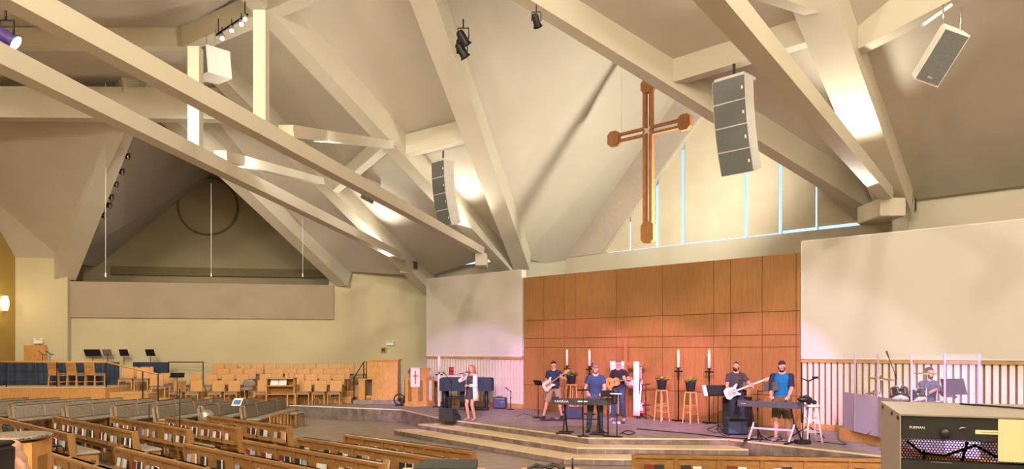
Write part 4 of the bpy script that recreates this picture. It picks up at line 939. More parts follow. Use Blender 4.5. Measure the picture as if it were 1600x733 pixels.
# bar stools with potted plants
def bar_stool(label, p, h, m=oakl, rz=0, grp='oak bar stools'):
    t = thing('bar_stool', label, 'stool', p, rz, grp)
    obj('seat', MB().rbox(-.135, .135, -.135, .135, h-.05, h, .02), m, t)
    for x in (-1, 1):
        for y in (-1, 1): obj('leg', MB().bar((x*.155, y*.155, 0), (x*.105, y*.105, h-.03), .03, .03), m, t)
    for z in (.28, .46):
        k = .155-.05*z/h
        for s_ in (-1, 1):
            obj('rung', MB().bar((-k, s_*k, z), (k, s_*k, z), .02, .02), m, t); obj('rung', MB().bar((s_*k, -k, z+.05), (s_*k, k, z+.05), .02, .02), m, t)
    return t
def plant(label, p, seedn):
    t = thing('potted_plant', label, 'plant', p, 0, 'potted plants'); r = random.Random(seedn)
    obj('pot', MB().lathe([(.11, 0), (.15, .26), (.16, .27), (.16, .30), (.145, .30), (.14, .25)], n=18), mat('dark pot', (.03, .03, .035), .6), t)
    for i in range(26):
        a = r.uniform(0, 6.28); el = r.uniform(.2, 1.1); L = r.uniform(.14, .26); d = V((math.cos(a)*math.cos(el), math.sin(a)*math.cos(el), math.sin(el))); s_ = V((-math.sin(a), math.cos(a), 0)); b0 = V((0, 0, .27))+V((d.x, d.y, 0))*.06
        q = [b0, b0+d*L*.5+s_*.035, b0+d*L+V((0, 0, -.05)), b0+d*L*.5-s_*.035]
        obj('leaf', MB().prism(q, V((0, 0, .004))), leafm if r.random() < .6 else yell, t)
for u, v, h, l1, l2, sd in ((893, 651, .98, 'oak bar stool holding the plant behind the electric guitarist', 'potted plant on the stool behind the electric guitarist', 1),
                            (1034, 656, .92, 'oak bar stool with plant right of the white draped cross', 'potted plant on the stool right of the white draped cross', 2),
                            (1079, 659, .90, 'oak bar stool with plant nearer the bassist music stand', 'potted plant on the stool nearer the bassist music stand', 3)):
    p = onwall(u, v, 18.55); p = V((p.x, p.y, 0)); bar_stool(l1, p, h, rz=.5); plant(l2, p+UP*h, sd)
# wooden cross with white cloth
p = onwall(978, 650, 18.75); p = V((p.x, p.y, 0)); th = math.atan2(D2.y, D2.x)
t = thing('standing_cross', 'slim wooden cross standing against the panelled wall', 'cross', p, th)
obj('upright', MB().box(-.05, .05, -.03, .03, .04, 2.42), woodwall, t); obj('arm', MB().box(-.62, .66, -.05, .03, 1.60, 1.70), woodwall, t); obj('base', MB().box(-.3, .3, -.2, .15, 0, .05), woodwall, t)
t = thing('draped_cloth', 'white cloth draped over the arms of the standing cross', 'cloth', p, th)
def drape(x0, x1, zb, name):
    n = 14; rows = []
    for z in (zb, zb+.3, (zb+1.7)/2, 1.5, 1.72):
        rows.append([V((x0+(x1-x0)*j/n*(1 if z > 1 else 1)+.01*math.sin(z*5), -.075+.022*math.sin(j*1.5+z), z)) for j in range(n+1)])
    rows.append([V((q.x, .05, 1.72)) for q in rows[-1]]); rows.append([V((q.x, .06, 1.2)) for q in rows[-1]])
    vs = [q for r_ in rows for q in r_]; m_ = n+1; fs = [(i*m_+j, i*m_+j+1, (i+1)*m_+j+1, (i+1)*m_+j) for i in range(len(rows)-1) for j in range(n)]
    o = obj(name, MB().add(vs, fs, True), wcloth, t); so = o.modifiers.new('thickness', 'SOLIDIFY'); so.thickness = .006; return o
drape(-.56, -.22, .12, 'hanging_end'); drape(.30, .52, .10, 'hanging_end'); drape(-.20, -.02, 1.30, 'folded_end'); 
sw = MB(); rows = []
for k in range(9): x = -.30+.62*k/8; z = 1.55-.50*math.sin(math.pi*min(1, k/8*.62+.0))*1.0; rows.append([V((x, -.10, z-.09)), V((x, -.12, z)), V((x, -.10, z+.09))])
for k in range(8):
    sw.add(rows[k]+rows[k+1], [(0, 1, 4, 3), (1, 2, 5, 4)], True)
o = obj('swag', sw, wcloth, t); so = o.modifiers.new('thickness', 'SOLIDIFY'); so.thickness = .008
# red bass on a stand and a microphone stand beside it
p = gnd(999, 654); M = frame(p+V((0, 0, .36)), V((.10, .12, .97)), V((-.1, -1, .1)))
guitar('red electric bass leaning in its floor stand', M, redm, 'electric')
t = thing('guitar_stand', 'small black floor stand holding the red bass', 'stand', p)
for a in (.4, 2.5, 4.7): obj('leg', MB().tube([(0, .06, .2), (.2*math.cos(a), .06+.2*math.sin(a), .012)], .011, 6), blackm, t)
obj('yoke', MB().tube([(-.1, -.06, .16), (-.1, .05, .15), (.1, .05, .15), (.1, -.06, .16)], .011, 6), blackm, t); obj('back_post', MB().tube([(0, .06, .15), (.06, .12, .6)], .011, 6), blackm, t)
mic_stand('black tripod microphone stand right of the white draped cross', gnd(1009, 655), 1.02, None, 0, 'tripod', None, False)
for o in [o for o in COL.objects if o.name.startswith('microphone_stand')][-1:]: obj('t_bar', MB().bar((-.14, 0, 1.02), (.14, 0, 1.05), .04, .03), blackm, o); obj('lower_arm', MB().bar((-.12, 0, .42), (.14, 0, .42), .03, .03), blackm, o)
# music stands and microphone stands for the band
music_stand('small black music stand beside the electric guitarist', gnd(841, 653), 1.05, .26, .22, math.pi-.5, .8, tripod=False)
music_stand('large black music stand with white sheets in front of the bassist', gnd(1122, 672), .98, .62, .30, .15, .5, sheets=False)
o = [o for o in COL.objects if o.name.startswith('music_stand')][-1]
for x in (-.40, .30): obj('sheet_music', MB().box(x, x+.10, -.012, -.004, -.11, .19).xf(Matrix.Translation((0, 0, .98)) @ Matrix.Rotation(-.5, 4, 'X')), paper, o)
mic_stand('boom microphone stand in front of the front keyboard', gnd(911, 682), 1.12, (.22, .25, .52), 0, 'round', (.28, .05, 1.2))
mic_stand('short stand with black pouch right of the front keyboard', gnd(950, 682), .98, None, 0, 'round', (.34, .20, .9), False)
t = thing('side_table_stand', 'slim black stand with a white tray right of the front keyboard', 'stand', gnd(964, 683)); obj('base', MB().lathe([(.15, 0), (.15, .015), (.03, .03)], n=20), blackm, t); obj('pole', MB().tube([(0, 0, .02), (0, 0, 1.02)], .012, 8), blackm, t); obj('tray', MB().box(-.16, .10, -.09, .09, 1.02, 1.035), whitep, t); obj('pouch', MB().rbox(-.12, -.02, -.1, .08, .78, 1.0, .03), black, t)
mic_stand('straight stand holding a tablet in front of the right keyboardist', gnd(1184, 689), 1.16, None, 0, 'tripod', None, False)
o = [o for o in COL.objects if o.name.startswith('microphone_stand')][-1]
obj('side_arm', MB().tube([(0, 0, 1.12), (.36, .0, 1.16)], .011, 8), blackm, o); obj('tablet', MB().rbox(.14, .46, -.014, .006, 1.14, 1.34, .006).xf(Matrix.Translation((0, .0, 0))), mat('tablet grey', (.07, .08, .09), .25), o); obj('clamp', MB().box(.24, .32, -.03, 0, 1.12, 1.36), black, o)
mic_stand('boom stand over the wedge monitor in front of the singer', gnd(705, 653), 1.12, (-.14, -.12, .17), 0, 'round', None)
mic_stand('straight stand at the left end of the steps', gnd(692, 651), 1.02, None, 0, 'round', None, False)
mic_stand('low microphone stand beside the navy amplifier', gnd(798, 640), .62, (-.06, -.02, .05), 0, 'round')
# amplifiers and wedges
def amp(label, p, w, d, h, rz=0, m=black, logo=False, knobs=True):
    t = thing('amplifier', label, 'amplifier', p, rz, 'amplifiers')
    obj('cabinet', MB().rbox(-w/2, w/2, -d/2, d/2, .02, h, .015), m, t); obj('speaker_cloth', MB().box(-w/2+.03, w/2-.03, -d/2-.006, -d/2+.002, .05, h*.78), mat('amp cloth '+m.name, tuple(min(1, x*1.8+.01) for x in ((.035, .045, .09) if m is navyamp else (.03, .03, .04))), .8, vary=.2, scale=80), t)
    obj('control_panel', MB().box(-w/2+.03, w/2-.03, -d/2-.006, -d/2+.002, h*.82, h*.95), chrome if logo else blackm, t)
    for j in range(6): obj('knob', MB().lathe([(.012, 0), (.010, .018)], (-w*.36+w*.145*j, -d/2-.004, h*.885), 8, (0, -1, 0)), black, t)
    obj('handle', MB().tube([(-.1, 0, h), (-.09, 0, h+.035), (.09, 0, h+.035), (.1, 0, h)], .012, 8), black, t)
    for x in (-1, 1):
        for y in (-1, 1): obj('foot', MB().lathe([(.02, 0), (.02, .02)], (x*w*.4, y*d*.4, 0), 8), black, t)
    if logo: obj('script_logo', MB().tube([(.03, -d/2-.008, h*.55), (.06, -d/2-.008, h*.63), (.07, -d/2-.008, h*.57), (.11, -d/2-.008, h*.64), (.12, -d/2-.008, h*.60), (.16, -d/2-.008, h*.66)], .006, 6), whitep, t)
    return t
navyamp = mat('navy tolex', (.03, .04, .075), .7, vary=.1)
amp('small navy guitar amplifier by the left ribbed wall', gnd(781, 638.5), .46, .26, .40, -.15, navyamp, True)
amp('dark combo amplifier on the floor in front of the bassist', gnd(1149, 679), .52, .34, .42, .1, navyamp)
p = onwall(1152, 660, 18.75); amp('tall black bass cabinet behind the bassist', V((p.x+.0, p.y, 0)), .68, .40, .80, th)
p2 = onwall(1168, 660, 18.75)
t = thing('bass_head', 'small wooden bass amplifier head on the tall cabinet', 'amplifier', V((p2.x-.06, p2.y+.02, .835)), th); obj('case', MB().rbox(-.16, .12, -.1, .1, 0, .2, .012), maple, t); obj('face', MB().box(-.13, .09, -.106, -.1, .03, .17), black, t); obj('vent', MB().box(-.08, .05, -.11, -.105, .08, .11), gold, t)
def wedge(label, p, w, rz, m=black, h=.36, d=.42):
    t = thing('stage_monitor', label, 'monitor speaker', p, rz, 'wedge monitors')
    pr = [(-d/2, 0), (d/2, 0), (d/2, h), (d*.15, h), (-d/2, h*.28)]
    obj('cabinet', MB().prism([(-w/2, y, z) for y, z in pr], (w, 0, 0)), m, t)
    a0, a1 = V((0, -d/2, h*.28)), V((0, d*.15, h)); n_ = V((0, -(h*.72), d*.65)).normalized()
    q = [V((x, 0, 0))+a0+(a1-a0)*f+n_*.004 for x, f in ((-w/2+.03, .06), (w/2-.03, .06), (w/2-.03, .94), (-w/2+.03, .94))]
    obj('grille', MB().prism(q, -n_*.006), grill, t)
    for s_ in (-1, 1): obj('handle_recess', MB().lathe([(.05, 0), (.05, .004)], (s_*(w/2-.001 if s_ > 0 else w/2+.003), .06, h*.5), 14, (1, 0, 0)), blackm, t)
    return t
wedge('black wedge monitor at the left end of the steps beside the singer', gnd(703, 657), .50, 2.6, mat('charcoal cabinet', (.03, .033, .033), .6))
wedge('dark wedge monitor behind the front keyboard', gnd(897, 654), .52, 2.9, navyamp)
t = thing('pedal_board', 'navy pedal board at the feet of the electric guitarist', 'pedal board', gnd(864, 657.5), -.1); obj('plate', MB().rbox(-.36, .36, -.14, .14, 0, .05, .015), navyamp, t)
for i in range(5): obj('pedal', MB().rbox(-.33+.13*i, -.23+.13*i, -.08, .08, .05, .085, .01), (black, redm, navy, chrome, black)[i], t)
t = thing('equipment_bag', 'flat black bag lying on the stage behind the singer', 'bag', gnd(745, 641), -.1); obj('bag_body', MB().rbox(-.42, .42, -.16, .16, 0, .13, .04), black, t); obj('bag_handle', MB().tube([(-.1, -.17, .08), (0, -.2, .14), (.1, -.17, .08)], .012, 6), black, t)
t = thing('effects_pedals', 'small pedals and cables at the feet of the acoustic guitarist', 'pedals', gnd(965, 662)); 
for i, m_ in enumerate((mat('pale blue pedal', (.25, .35, .6), .4), whitep, black)): obj('pedal', MB().rbox(-.16+.13*i, -.06+.13*i, -.06, .06, 0, .05, .008), m_, t)
# pulpit
pp = gnd(655, 634); t = thing('pulpit', 'oak pulpit with white slot panels and a sloped top', 'pulpit', pp, .25)
oct_ = [V((.58*math.cos(math.pi/8+k*math.pi/4), .42*math.sin(math.pi/8+k*math.pi/4), 0)) for k in range(8)]
obj('base', MB().prism([q*1.08 for q in oct_], (0, 0, .1)), oakl, t); obj('core', MB().prism([q*.93+V((0, 0, .1)) for q in oct_], (0, 0, .92)), oakl, t); obj('cap', MB().prism([q*1.0+V((0, 0, 1.02)) for q in oct_], (0, 0, .05)), oakl, t)
for k in range(8):
    a_, b_ = oct_[k], oct_[(k+1) % 8]; n_ = (b_-a_).cross(UP).normalized()
    if (b_-a_).length > .2:
        m_ = (a_+b_)/2; e_ = (b_-a_).normalized(); w = (b_-a_).length
        for f in ((-.5, -.2), (.2, .5)): obj('stave', MB().prism([m_+e_*w*f[0]+UP*.1, m_+e_*w*f[1]+UP*.1, m_+e_*w*f[1]+UP*1.02, m_+e_*w*f[0]+UP*1.02], -n_*.03), oakl, t)
        obj('slot_panel', MB().prism([m_-e_*w*.2+UP*.2, m_+e_*w*.2+UP*.2, m_+e_*w*.2+UP*.95, m_-e_*w*.2+UP*.95], -n_*.034), whitep if m_.x > 0 else oakp, t)
ds = MB().hexa([(-.36, -.30, 1.07), (.30, -.30, 1.07), (.30, .25, 1.07), (-.36, .25, 1.07), (-.36, -.34, 1.38), (.34, -.34, 1.38), (.34, .28, 1.20), (-.36, .28, 1.20)]); obj('desk', ds, oakl, t)
obj('desk_top', MB().hexa([(-.40, -.38, 1.385), (.38, -.38, 1.385), (.38, .32, 1.20), (-.40, .32, 1.20), (-.40, -.38, 1.415), (.38, -.38, 1.415), (.38, .32, 1.23), (-.40, .32, 1.23)]), oakl, t)
t2 = thing('pulpit_cloth', 'white cloth with a dark red cross hanging on the pulpit', 'cloth', pp, .25)
obj('cloth', MB().box(-.36, -.03, -.40, -.388, .72, 1.40).hexa([(-.36, -.39, 1.418), (-.03, -.39, 1.418), (-.03, .1, 1.30), (-.36, .1, 1.30), (-.36, -.39, 1.426), (-.03, -.39, 1.426), (-.03, .1, 1.308), (-.36, .1, 1.308)]), wcloth, t2)
obj('cross_emblem', MB().box(-.205, -.175, -.406, -.40, .82, 1.30).box(-.28, -.10, -.406, -.40, 1.10, 1.14), redm, t2); obj('cross_side_strip', MB().box(-.215, -.205, -.405, -.40, .80, 1.32), black, t2)  # narrow black strip runs beside the cross emblem
# altar table with white cloth behind the piano
pa_ = onwall(695, 630, 18.8); t = thing('altar_table', 'long white draped table behind the pulpit and piano', 'table', V((pa_.x, pa_.y, 0)), th)
obj('table_top', MB().rbox(-.95, 1.2, -.35, .35, 1.06, 1.13, .015), wcloth, t)
obj('cloth_front', MB().box(-.96, 1.21, -.365, -.35, .90, 1.135), wcloth, t); obj('cloth_panel', MB().box(-.55, -.25, -.372, -.36, .14, 1.08), wcloth, t); obj('cloth_panel', MB().box(.0, .22, -.372, -.36, .14, 1.08), wcloth, t)
for x in (-.85, 1.1):
    for y in (-.28, .28): obj('leg', MB().box(x-.05, x+.05, y-.05, y+.05, 0, 1.02), trimw, t)
t = thing('red_altar_candle', 'red glass candle holder on the white table', 'candle', V((onwall(705, 0, 18.7).x, onwall(705, 0, 18.7).y, 1.135)))
obj('glass', MB().lathe([(.08, 0), (.09, .08), (.09, .30), (.075, .30)], n=14), redm, t); obj('plate', MB().lathe([(.14, 0), (.14, .012)], n=16), gold, t); obj('band', MB().lathe([(.094, .13), (.094, .16)], n=14), black, t)
# paschal candle
p = gnd(686, 636.5); t = thing('paschal_candle', 'tall white candle on an oak stand with a black cross beside the pulpit', 'candle', p, .2)
obj('foot', MB().bar((-.24, 0, .02), (.24, 0, .02), .06, .04).bar((0, -.2, .02), (0, .2, .02), .06, .04), blackm, t); obj('post', MB().bar((0, 0, .03), (0, 0, 1.2), .09, .09), whitel, t)
obj('cross_arm', MB().bar((-.13, 0, 1.18), (.13, 0, 1.18), .05, .05).bar((0, 0, 1.1), (0, 0, 1.3), .05, .05), blackm, t); obj('candle', MB().lathe([(.05, 1.27), (.05, 1.83), (.03, 1.84)], n=14), candle, t)
# grand piano with navy cover
pc = gnd(733, 640); t = thing('grand_piano', 'grand piano under a quilted navy cover', 'piano', pc, -.05)
cov = MB(); out = [(-.98, -.42), (.2, -.42), (.80, -.36), (.85, .2), (.6, .5), (0, .62), (-.98, .6)]
obj('cover', MB().prism([(x, y, .66) for x, y in out], (0, 0, .42)), navy, t); obj('cover_top', MB().prism([(x*.97, y*.96, 1.08) for x, y in out], (0, 0, .03)), navy, t)
for x, y in ((-.82, -.25), (.62, -.2), (-.1, .45), (-.82, .4)): obj('leg', MB().lathe([(.06, .66), (.075, .3), (.05, .1), (.06, 0)][::-1], (x, y, 0), 12), black, t)
obj('pedal_lyre', MB().box(-.32, -.08, .0, .08, .12, .66).box(-.34, -.06, -.12, .1, .06, .12), black, t)
for q in range(3): obj('pedal', MB().box(-.29+.08*q, -.25+.08*q, -.24, -.1, .05, .07), gold, t)
t = thing('piano_bench', 'black piano bench in front of the covered piano', 'bench', pc+V((-.3, -.75, 0)), -.05); obj('seat', MB().rbox(-.36, .36, -.17, .17, .42, .50, .02), black, t)
for x in (-.31, .31):
    for y in (-.13, .13): obj('leg', MB().box(x-.025, x+.025, y-.025, y+.025, 0, .42), black, t)
# white stool with headphones, black stand at right of the keyboardist
ps = gnd(1268, 692); t = thing('round_white_stool', 'whitewashed wooden stool right of the right keyboardist', 'stool', ps, .3)
obj('seat', MB().lathe([(.15, .80), (.165, .815), (.165, .84), (.15, .85)], n=20), whitel, t)
for k in range(4): a = .5+k*math.pi/2; obj('leg', MB().tube([(.24*math.cos(a), .24*math.sin(a), 0), (.11*math.cos(a), .11*math.sin(a), .81)], [.02, .017], 8), whitel, t)
for z, off in ((.25, 0), (.50, .0)):
    for k in range(4):
        a, a2 = .5+k*math.pi/2, .5+(k+1)*math.pi/2; r_ = .24-.13*z/.81; zz = z+(.05 if k % 2 else 0); obj('rung', MB().tube([(r_*math.cos(a), r_*math.sin(a), zz), (r_*math.cos(a2), r_*math.sin(a2), zz)], .011, 6), whitel, t)
t = thing('headphones', 'black headphones with coiled cable lying on the white stool', 'headphones', ps+UP*.85); obj('ear_cup', MB().ball((-.06, 0, .09), (.07, .09, .09)), black, t); obj('ear_cup', MB().ball((.07, .02, .05), (.05, .07, .05)), black, t); obj('band', MB().tube([(-.1+.1*math.cos(a*.4), .05, .1+.1*math.sin(a*.4)) for a in range(9)], .014, 6), black, t); obj('cable', MB().tube([(.1, .05, .02), (.17, .02, -.05), (.19, 0, -.3), (.21, .0, -.55)], .008, 6), trimw, t)
t = thing('boom_stand', 'black stand with a padded arm beside the white stool', 'microphone stand', gnd(1254, 694)); obj('base', MB().rbox(-.16, .16, -.1, .1, 0, .10, .02), black, t); obj('pole', MB().tube([(0, 0, .1), (.02, 0, 1.05)], .014, 8), blackm, t); obj('pad', MB().ball((.05, 0, .98), (.17, .08, .07)), black, t)
t = thing('tripod_stand', 'black tripod stand with twin arms behind the white stool', 'microphone stand', gnd(1263, 686))
for a in (.2, 2.3, 4.4): obj('leg', MB().tube([(0, 0, .3), (.42*math.cos(a), .42*math.sin(a), .015)], .014, 6), blackm, t)
obj('pole', MB().tube([(0, 0, .2), (0, 0, 1.36)], .014, 8), blackm, t); obj('arm', MB().tube([(0, 0, 1.34), (-.18, 0, 1.42)], .014, 6), blackm, t); obj('arm', MB().tube([(0, 0, 1.34), (.18, 0, 1.42)], .018, 6), blackm, t); obj('clip', MB().box(.1, .22, -.03, .03, 1.40, 1.45), black, t)
# cables on the stage
def cable(label, pts, r=.010): 
    m_ = MB(); P_ = [V(p) for p in pts]; S_ = []
    for i in range(len(P_)-1):
        p0, p1, p2, p3 = P_[max(i-1, 0)], P_[i], P_[i+1], P_[min(i+2, len(P_)-1)]
        for j in range(8):
            f = j/8; S_.append(.5*((2*p1)+(p2-p0)*f+(2*p0-5*p1+4*p2-p3)*f*f+(3*p1-p0-3*p2+p3)*f**3))
    S_.append(P_[-1]); return tag(obj('stage_cable', m_.tube([q+UP*r for q in S_], r, 6), black), label, 'cable', 'cables on the stage')
cable('long black cable running along the stage front to the right keyboard', [gnd(u, v) for u, v in ((995, 671), (1040, 675), (1085, 679), (1130, 684), (1175, 687), (1205, 689))], .014)
cable('thin black cable curling on the floor left of the small music stand', [gnd(u, v) for u, v in ((808, 651), (818, 647), (830, 650), (841, 652))], .008)
cable('black cable looped on the floor below the bassist music stand', [gnd(u, v) for u, v in ((1105, 672), (1118, 677), (1132, 674), (1120, 670), (1128, 680), (1140, 682))], .009)
cable('black cables tangled at the feet of the right keyboardist', [gnd(u, v) for u, v in ((1196, 686), (1210, 682), (1222, 687), (1208, 690), (1230, 691), (1246, 690))], .012)
cable('brown cable trailing right of the white stool', [gnd(u, v) for u, v in ((1275, 690), (1300, 693), (1322, 695), (1310, 687), (1318, 680))], .009)
cable('black cable coil on the floor right of the round stand bases', [gnd(u, v) for u, v in ((970, 678), (980, 674), (992, 677), (982, 680), (972, 677))], .014)
# drum riser, shield and kit
rp2 = [cs(17.75, -6.05, 0), cs(17.0, -4.95, 0), cs(13.9, -2.2, 0), cs(13.9, 2.0, 0), cs(18.9, 2.0, 0), cs(18.9, -6.05, 0)]
t = tag(obj('drum_riser', MB().prism(rp2, (0, 0, .24)), mat('riser carpet', (.12, .09, .08), .9)), 'low drum platform with an oak fascia at the right', 'platform')
for a_, b_ in zip(rp2, rp2[1:4]): obj('fascia', MB().bar(a_+UP*.0, b_+UP*.0, .05, .245, base=True), oakl, t)
acr = mat('clear acrylic', (.80, .74, .95), .08, vary=0, alpha=.05); fro = mat('frosted panel', (.52, .46, .66), .35, vary=.05, scale=1.5, alpha=.93)
t = thing('drum_shield', 'clear acrylic drum shield with frosted lower panels', 'screen')
line = [onwall(1317, 640, 17.85), onwall(1336, 640, 17.3), onwall(1372, 640, 16.6), onwall(1424, 640, 14.9), onwall(1476, 640, 14.4), onwall(1530, 640, 14.3)]
line = [V((p.x, p.y, .24)) for p in line]
for i, (a_, b_) in enumerate(zip(line, line[1:])):
    g_ = (b_-a_).normalized()*.012; n_ = (b_-a_).cross(UP).normalized()*.008
    obj('upper_panel', MB().prism([a_+g_+UP*.86, b_-g_+UP*.86, b_-g_+UP*1.75, a_+g_+UP*1.75], n_), acr, t)
    lowp = obj('lower_panel', MB().prism([a_+g_, b_-g_, b_-g_+UP*.85, a_+g_+UP*.85], n_), fro, t)
    obj('edge_strip', MB().bar(b_, b_+UP*1.75, .03, .02), mat('strip lavender', (.55, .45, .62), .4, alpha=.6), t)
    obj('badge', MB().prism([a_+(b_-a_)*.12+UP*.72-n_, a_+(b_-a_)*.3+UP*.72-n_, a_+(b_-a_)*.3+UP*.77-n_, a_+(b_-a_)*.12+UP*.77-n_], -n_*.3), black, lowp)
dz = .24; bk = mat('black drum wrap', (.012, .011, .013), .2, vary=.05)
def drum(label, c, ax, r, h, legs=None):
    t = thing('drum', label, 'drum', c, 0, 'drum kit'); ax = V(ax).normalized()
    obj('shell', MB().lathe([(r, -h/2), (r, h/2)], n=24, ax=ax), bk, t)
    for s_ in (-1, 1):
        obj('hoop', MB().lathe([(r*1.04, -.012), (r*1.04, .012)], ax*s_*h/2, 24, ax), chrome, t); obj('head', MB().lathe([(r*.97, -.002), (r*.97, .002)], ax*s_*(h/2+.012), 24, ax), whitep, t)
    q = V((0, 0, 1)).rotation_difference(ax)
    for k in range(8): a = k*.785+.2; obj('lug', MB().bar(q @ V((r*1.03*math.cos(a), r*1.03*math.sin(a), -h*.3)), q @ V((r*1.03*math.cos(a), r*1.03*math.sin(a), h*.3)), .022, .022), chrome, t)
    if legs:
        for a in (.3, 2.4, 4.5): obj('leg', MB().tube([V((r*math.cos(a), r*math.sin(a), h*.2)), V((r*1.1*math.cos(a), r*1.1*math.sin(a), -legs))], .012, 6), chrome, t)
    return t
def dp(u, Y, z): return V(((u-CX)/F*Y, Y, z))
drum('bass drum of the kit behind the equipment rack', dp(1425, 15.0, dz+.28), (.1, 1, 0), .28, .42); drum('left rack tom above the equipment rack edge', dp(1405, 15.0, 1.15), (.15, .5, .8), .17, .22, .60); drum('right rack tom in front of the drummer', dp(1433, 15.0, 1.12), (-.1, .5, .8), .16, .20, .57)
drum('snare drum beside the drummer knees', dp(1465, 15.3, .90), (0, .2, 1), .18, .14, .63); drum('floor tom left of the bass drum', dp(1392, 15.4, .62), (0, 0, 1), .2, .36, .36)
def cymbal(label, base, h, r, tilt=(0, .2, 1), boom=None):
    t = thing('cymbal_stand', label, 'cymbal', base, 0, 'cymbals'); top = V((0, 0, h))
    for a in (.6, 2.7, 4.8): obj('leg', MB().tube([(0, 0, .28), (.26*math.cos(a), .26*math.sin(a), .012)], .011, 6), chrome, t)
    obj('pole', MB().tube([(0, 0, .1), top], .012, 8), chrome, t)
    if boom: obj('boom', MB().tube([top, top+V(boom)], .011, 8), chrome, t); top = top+V(boom)
    obj('cymbal', MB().lathe([(r, -.012), (r*.5, .0), (.05, .012), (.03, .03), (.008, .034)], top, 28, tilt), gold, t); obj('wing_nut', MB().lathe([(.012, .03), (.012, .06)], top, 8), black, t)
cymbal('crash cymbal at the left end of the drum kit', dp(1376, 15.7, dz), 1.22, .26, (.05, -.1, 1)); cymbal('ride cymbal on a boom in front of the drummer', dp(1447, 14.9, dz), 1.36, .25, (0, -.04, 1), (0, .0, .0)); cymbal('hi hat cymbals low beside the left tom', dp(1365, 16.2, dz), .88, .18)
mic_stand('boom microphone stand reaching over the left rack tom', dp(1399, 15.6, dz), 1.30, (-.16, -.05, .35), 0, 'round')
t = thing('drum_throne', 'black drum throne under the drummer', 'stool', g6); obj('seat', MB().lathe([(.17, .47), (.18, .50), (.17, .545)], n=20), black, t); obj('pole', MB().tube([(0, 0, .1), (0, 0, .48)], .02), chrome, t)
for a in (.3, 2.4, 4.5): obj('leg', MB().tube([(0, 0, .2), (.24*math.cos(a), .24*math.sin(a), .012)], .012, 6), chrome, t)
b = dr['b']
for w_, sg, lb in (('wR', 1, 'drumstick in the raised hand of the drummer'), ('wL', -1, 'drumstick in the lower hand of the drummer')):
    p0 = dr['base']+dr[w_]+b(V((0, .07, .0))); tag(obj('drumstick', MB().tube([p0-b(V((sg*.1, .02, -.04))), p0+b(V((-sg*.24, .14, .02)))], [.009, .006], 8), maple), lb, 'drumstick')
music_stand('large black music stand right of the drummer', dp(1491, 15.2, dz), 1.02, .52, .34, .1, .35)
# =================================================================== HANGING AND WALL FIXTURES
# big hanging cross
C0 = onwall(1013, 205, 19.8); t = thing('hanging_cross', 'large slotted wooden cross hanging above the panelled wall', 'cross', C0, th)
cw_ = mat('cross cherry', (.50, .215, .085), .45, vary=.14, scale=5, grain=(6, 6, 1))
for x in (-.115, .115):
    obj('upright_rail', MB().box(x-.055, x+.055, -.07, .07, -3.0, 1.25), cw_, t)
for z in (-.10, .10):
    for sx in (-1, 1): obj('arm_rail', MB().box(min(sx*.18, sx*1.2), max(sx*.18, sx*1.2), -.06, .06, z-.04, z+.04), cw_, t)
def endblock(x0, x1, z0, z1):
    c = .1; return MB().prism([(x0+c, -.09, z0), (x1-c, -.09, z0), (x1, -.09, z0+c), (x1, -.09, z1-c), (x1-c, -.09, z1), (x0+c, -.09, z1), (x0, -.09, z1-c), (x0, -.09, z0+c)], (0, .18, 0))
obj('lower_end', endblock(-.23, .23, -3.5, -2.85), cw_, t); obj('arm_end', endblock(-1.5, -1.08, -.24, .24), cw_, t); obj('arm_end', endblock(1.08, 1.5, -.24, .24), cw_, t); obj('upper_end', endblock(-.23, .23, 1.2, 1.62), cw_, t)
obj('emblem', MB().prism([(.16*(1 if k % 2 else .4)*math.cos(k*math.pi/4), -.09, .16*(1 if k % 2 else .4)*math.sin(k*math.pi/4)) for k in range(8)], (0, .03, 0)), mat('emblem silver', (.75, .70, .6), .3, metal=.6), t)
for x in (-1.0, 1.05): obj('hanging_wire', MB().tube([(x, 0, .14), (x, 0, 3.2)], .006, 5), whitep, t)
# line arrays
cab = mat('speaker cabinet grey', (.52, .49, .46), .6, vary=.04)
def line_array(label, top, fwd, w, h, d, n, t0, dt):
    t = thing('line_array', label, 'loudspeaker', top, 0, 'line array loudspeakers'); f = V((fwd[0], fwd[1], 0)).normalized(); r = f.cross(UP); p = V((0, 0, 0)); a = t0
    obj('fly_frame', MB().bar(-f*.02+UP*.03, -f*d*1.1+UP*.03, w*.9, .05), cab, t); obj('fly_bar', MB().bar(-f*d*.5+UP*.05, -f*d*.5+UP*.35, .05, .05), blackm, t)
    for i in range(n):
        dn = (-UP*math.cos(a)-f*math.sin(a)); ff = (f*math.cos(a)-UP*math.sin(a)); q = p+dn*h*.97
        rr = r*w/2
        m = obj('module', MB().hexa([q-rr, q+rr, q+rr*.82-ff*d, q-rr*.82-ff*d, p-rr, p+rr, p+rr*.82-ff*d, p-rr*.82-ff*d]), cab, t)
        g_ = ff*.012; obj('grille', MB().prism([p+dn*h*.03-rr*.95, p+dn*h*.03+rr*.95, q-dn*h*.03+rr*.95, q-dn*h*.03-rr*.95], g_), grill, m)
        obj('badge', MB().prism([p+dn*h*.45-rr*.86+g_, p+dn*h*.45-rr*.76+g_, p+dn*h*.58-rr*.76+g_, p+dn*h*.58-rr*.86+g_], ff*.004), whitep, m)
        p = q; a += dt
    return t
line_array('centre line array of four modules hanging right of the cross', at(1138, 122, 15.0), (-.72, -.70), .74, .50, .46, 4, .06, .09)
line_array('left line array of four modules hanging beside the rafter', at(684, 252, 22.0), (-.72, -.70), .60, .50, .42, 4, .02, .09)
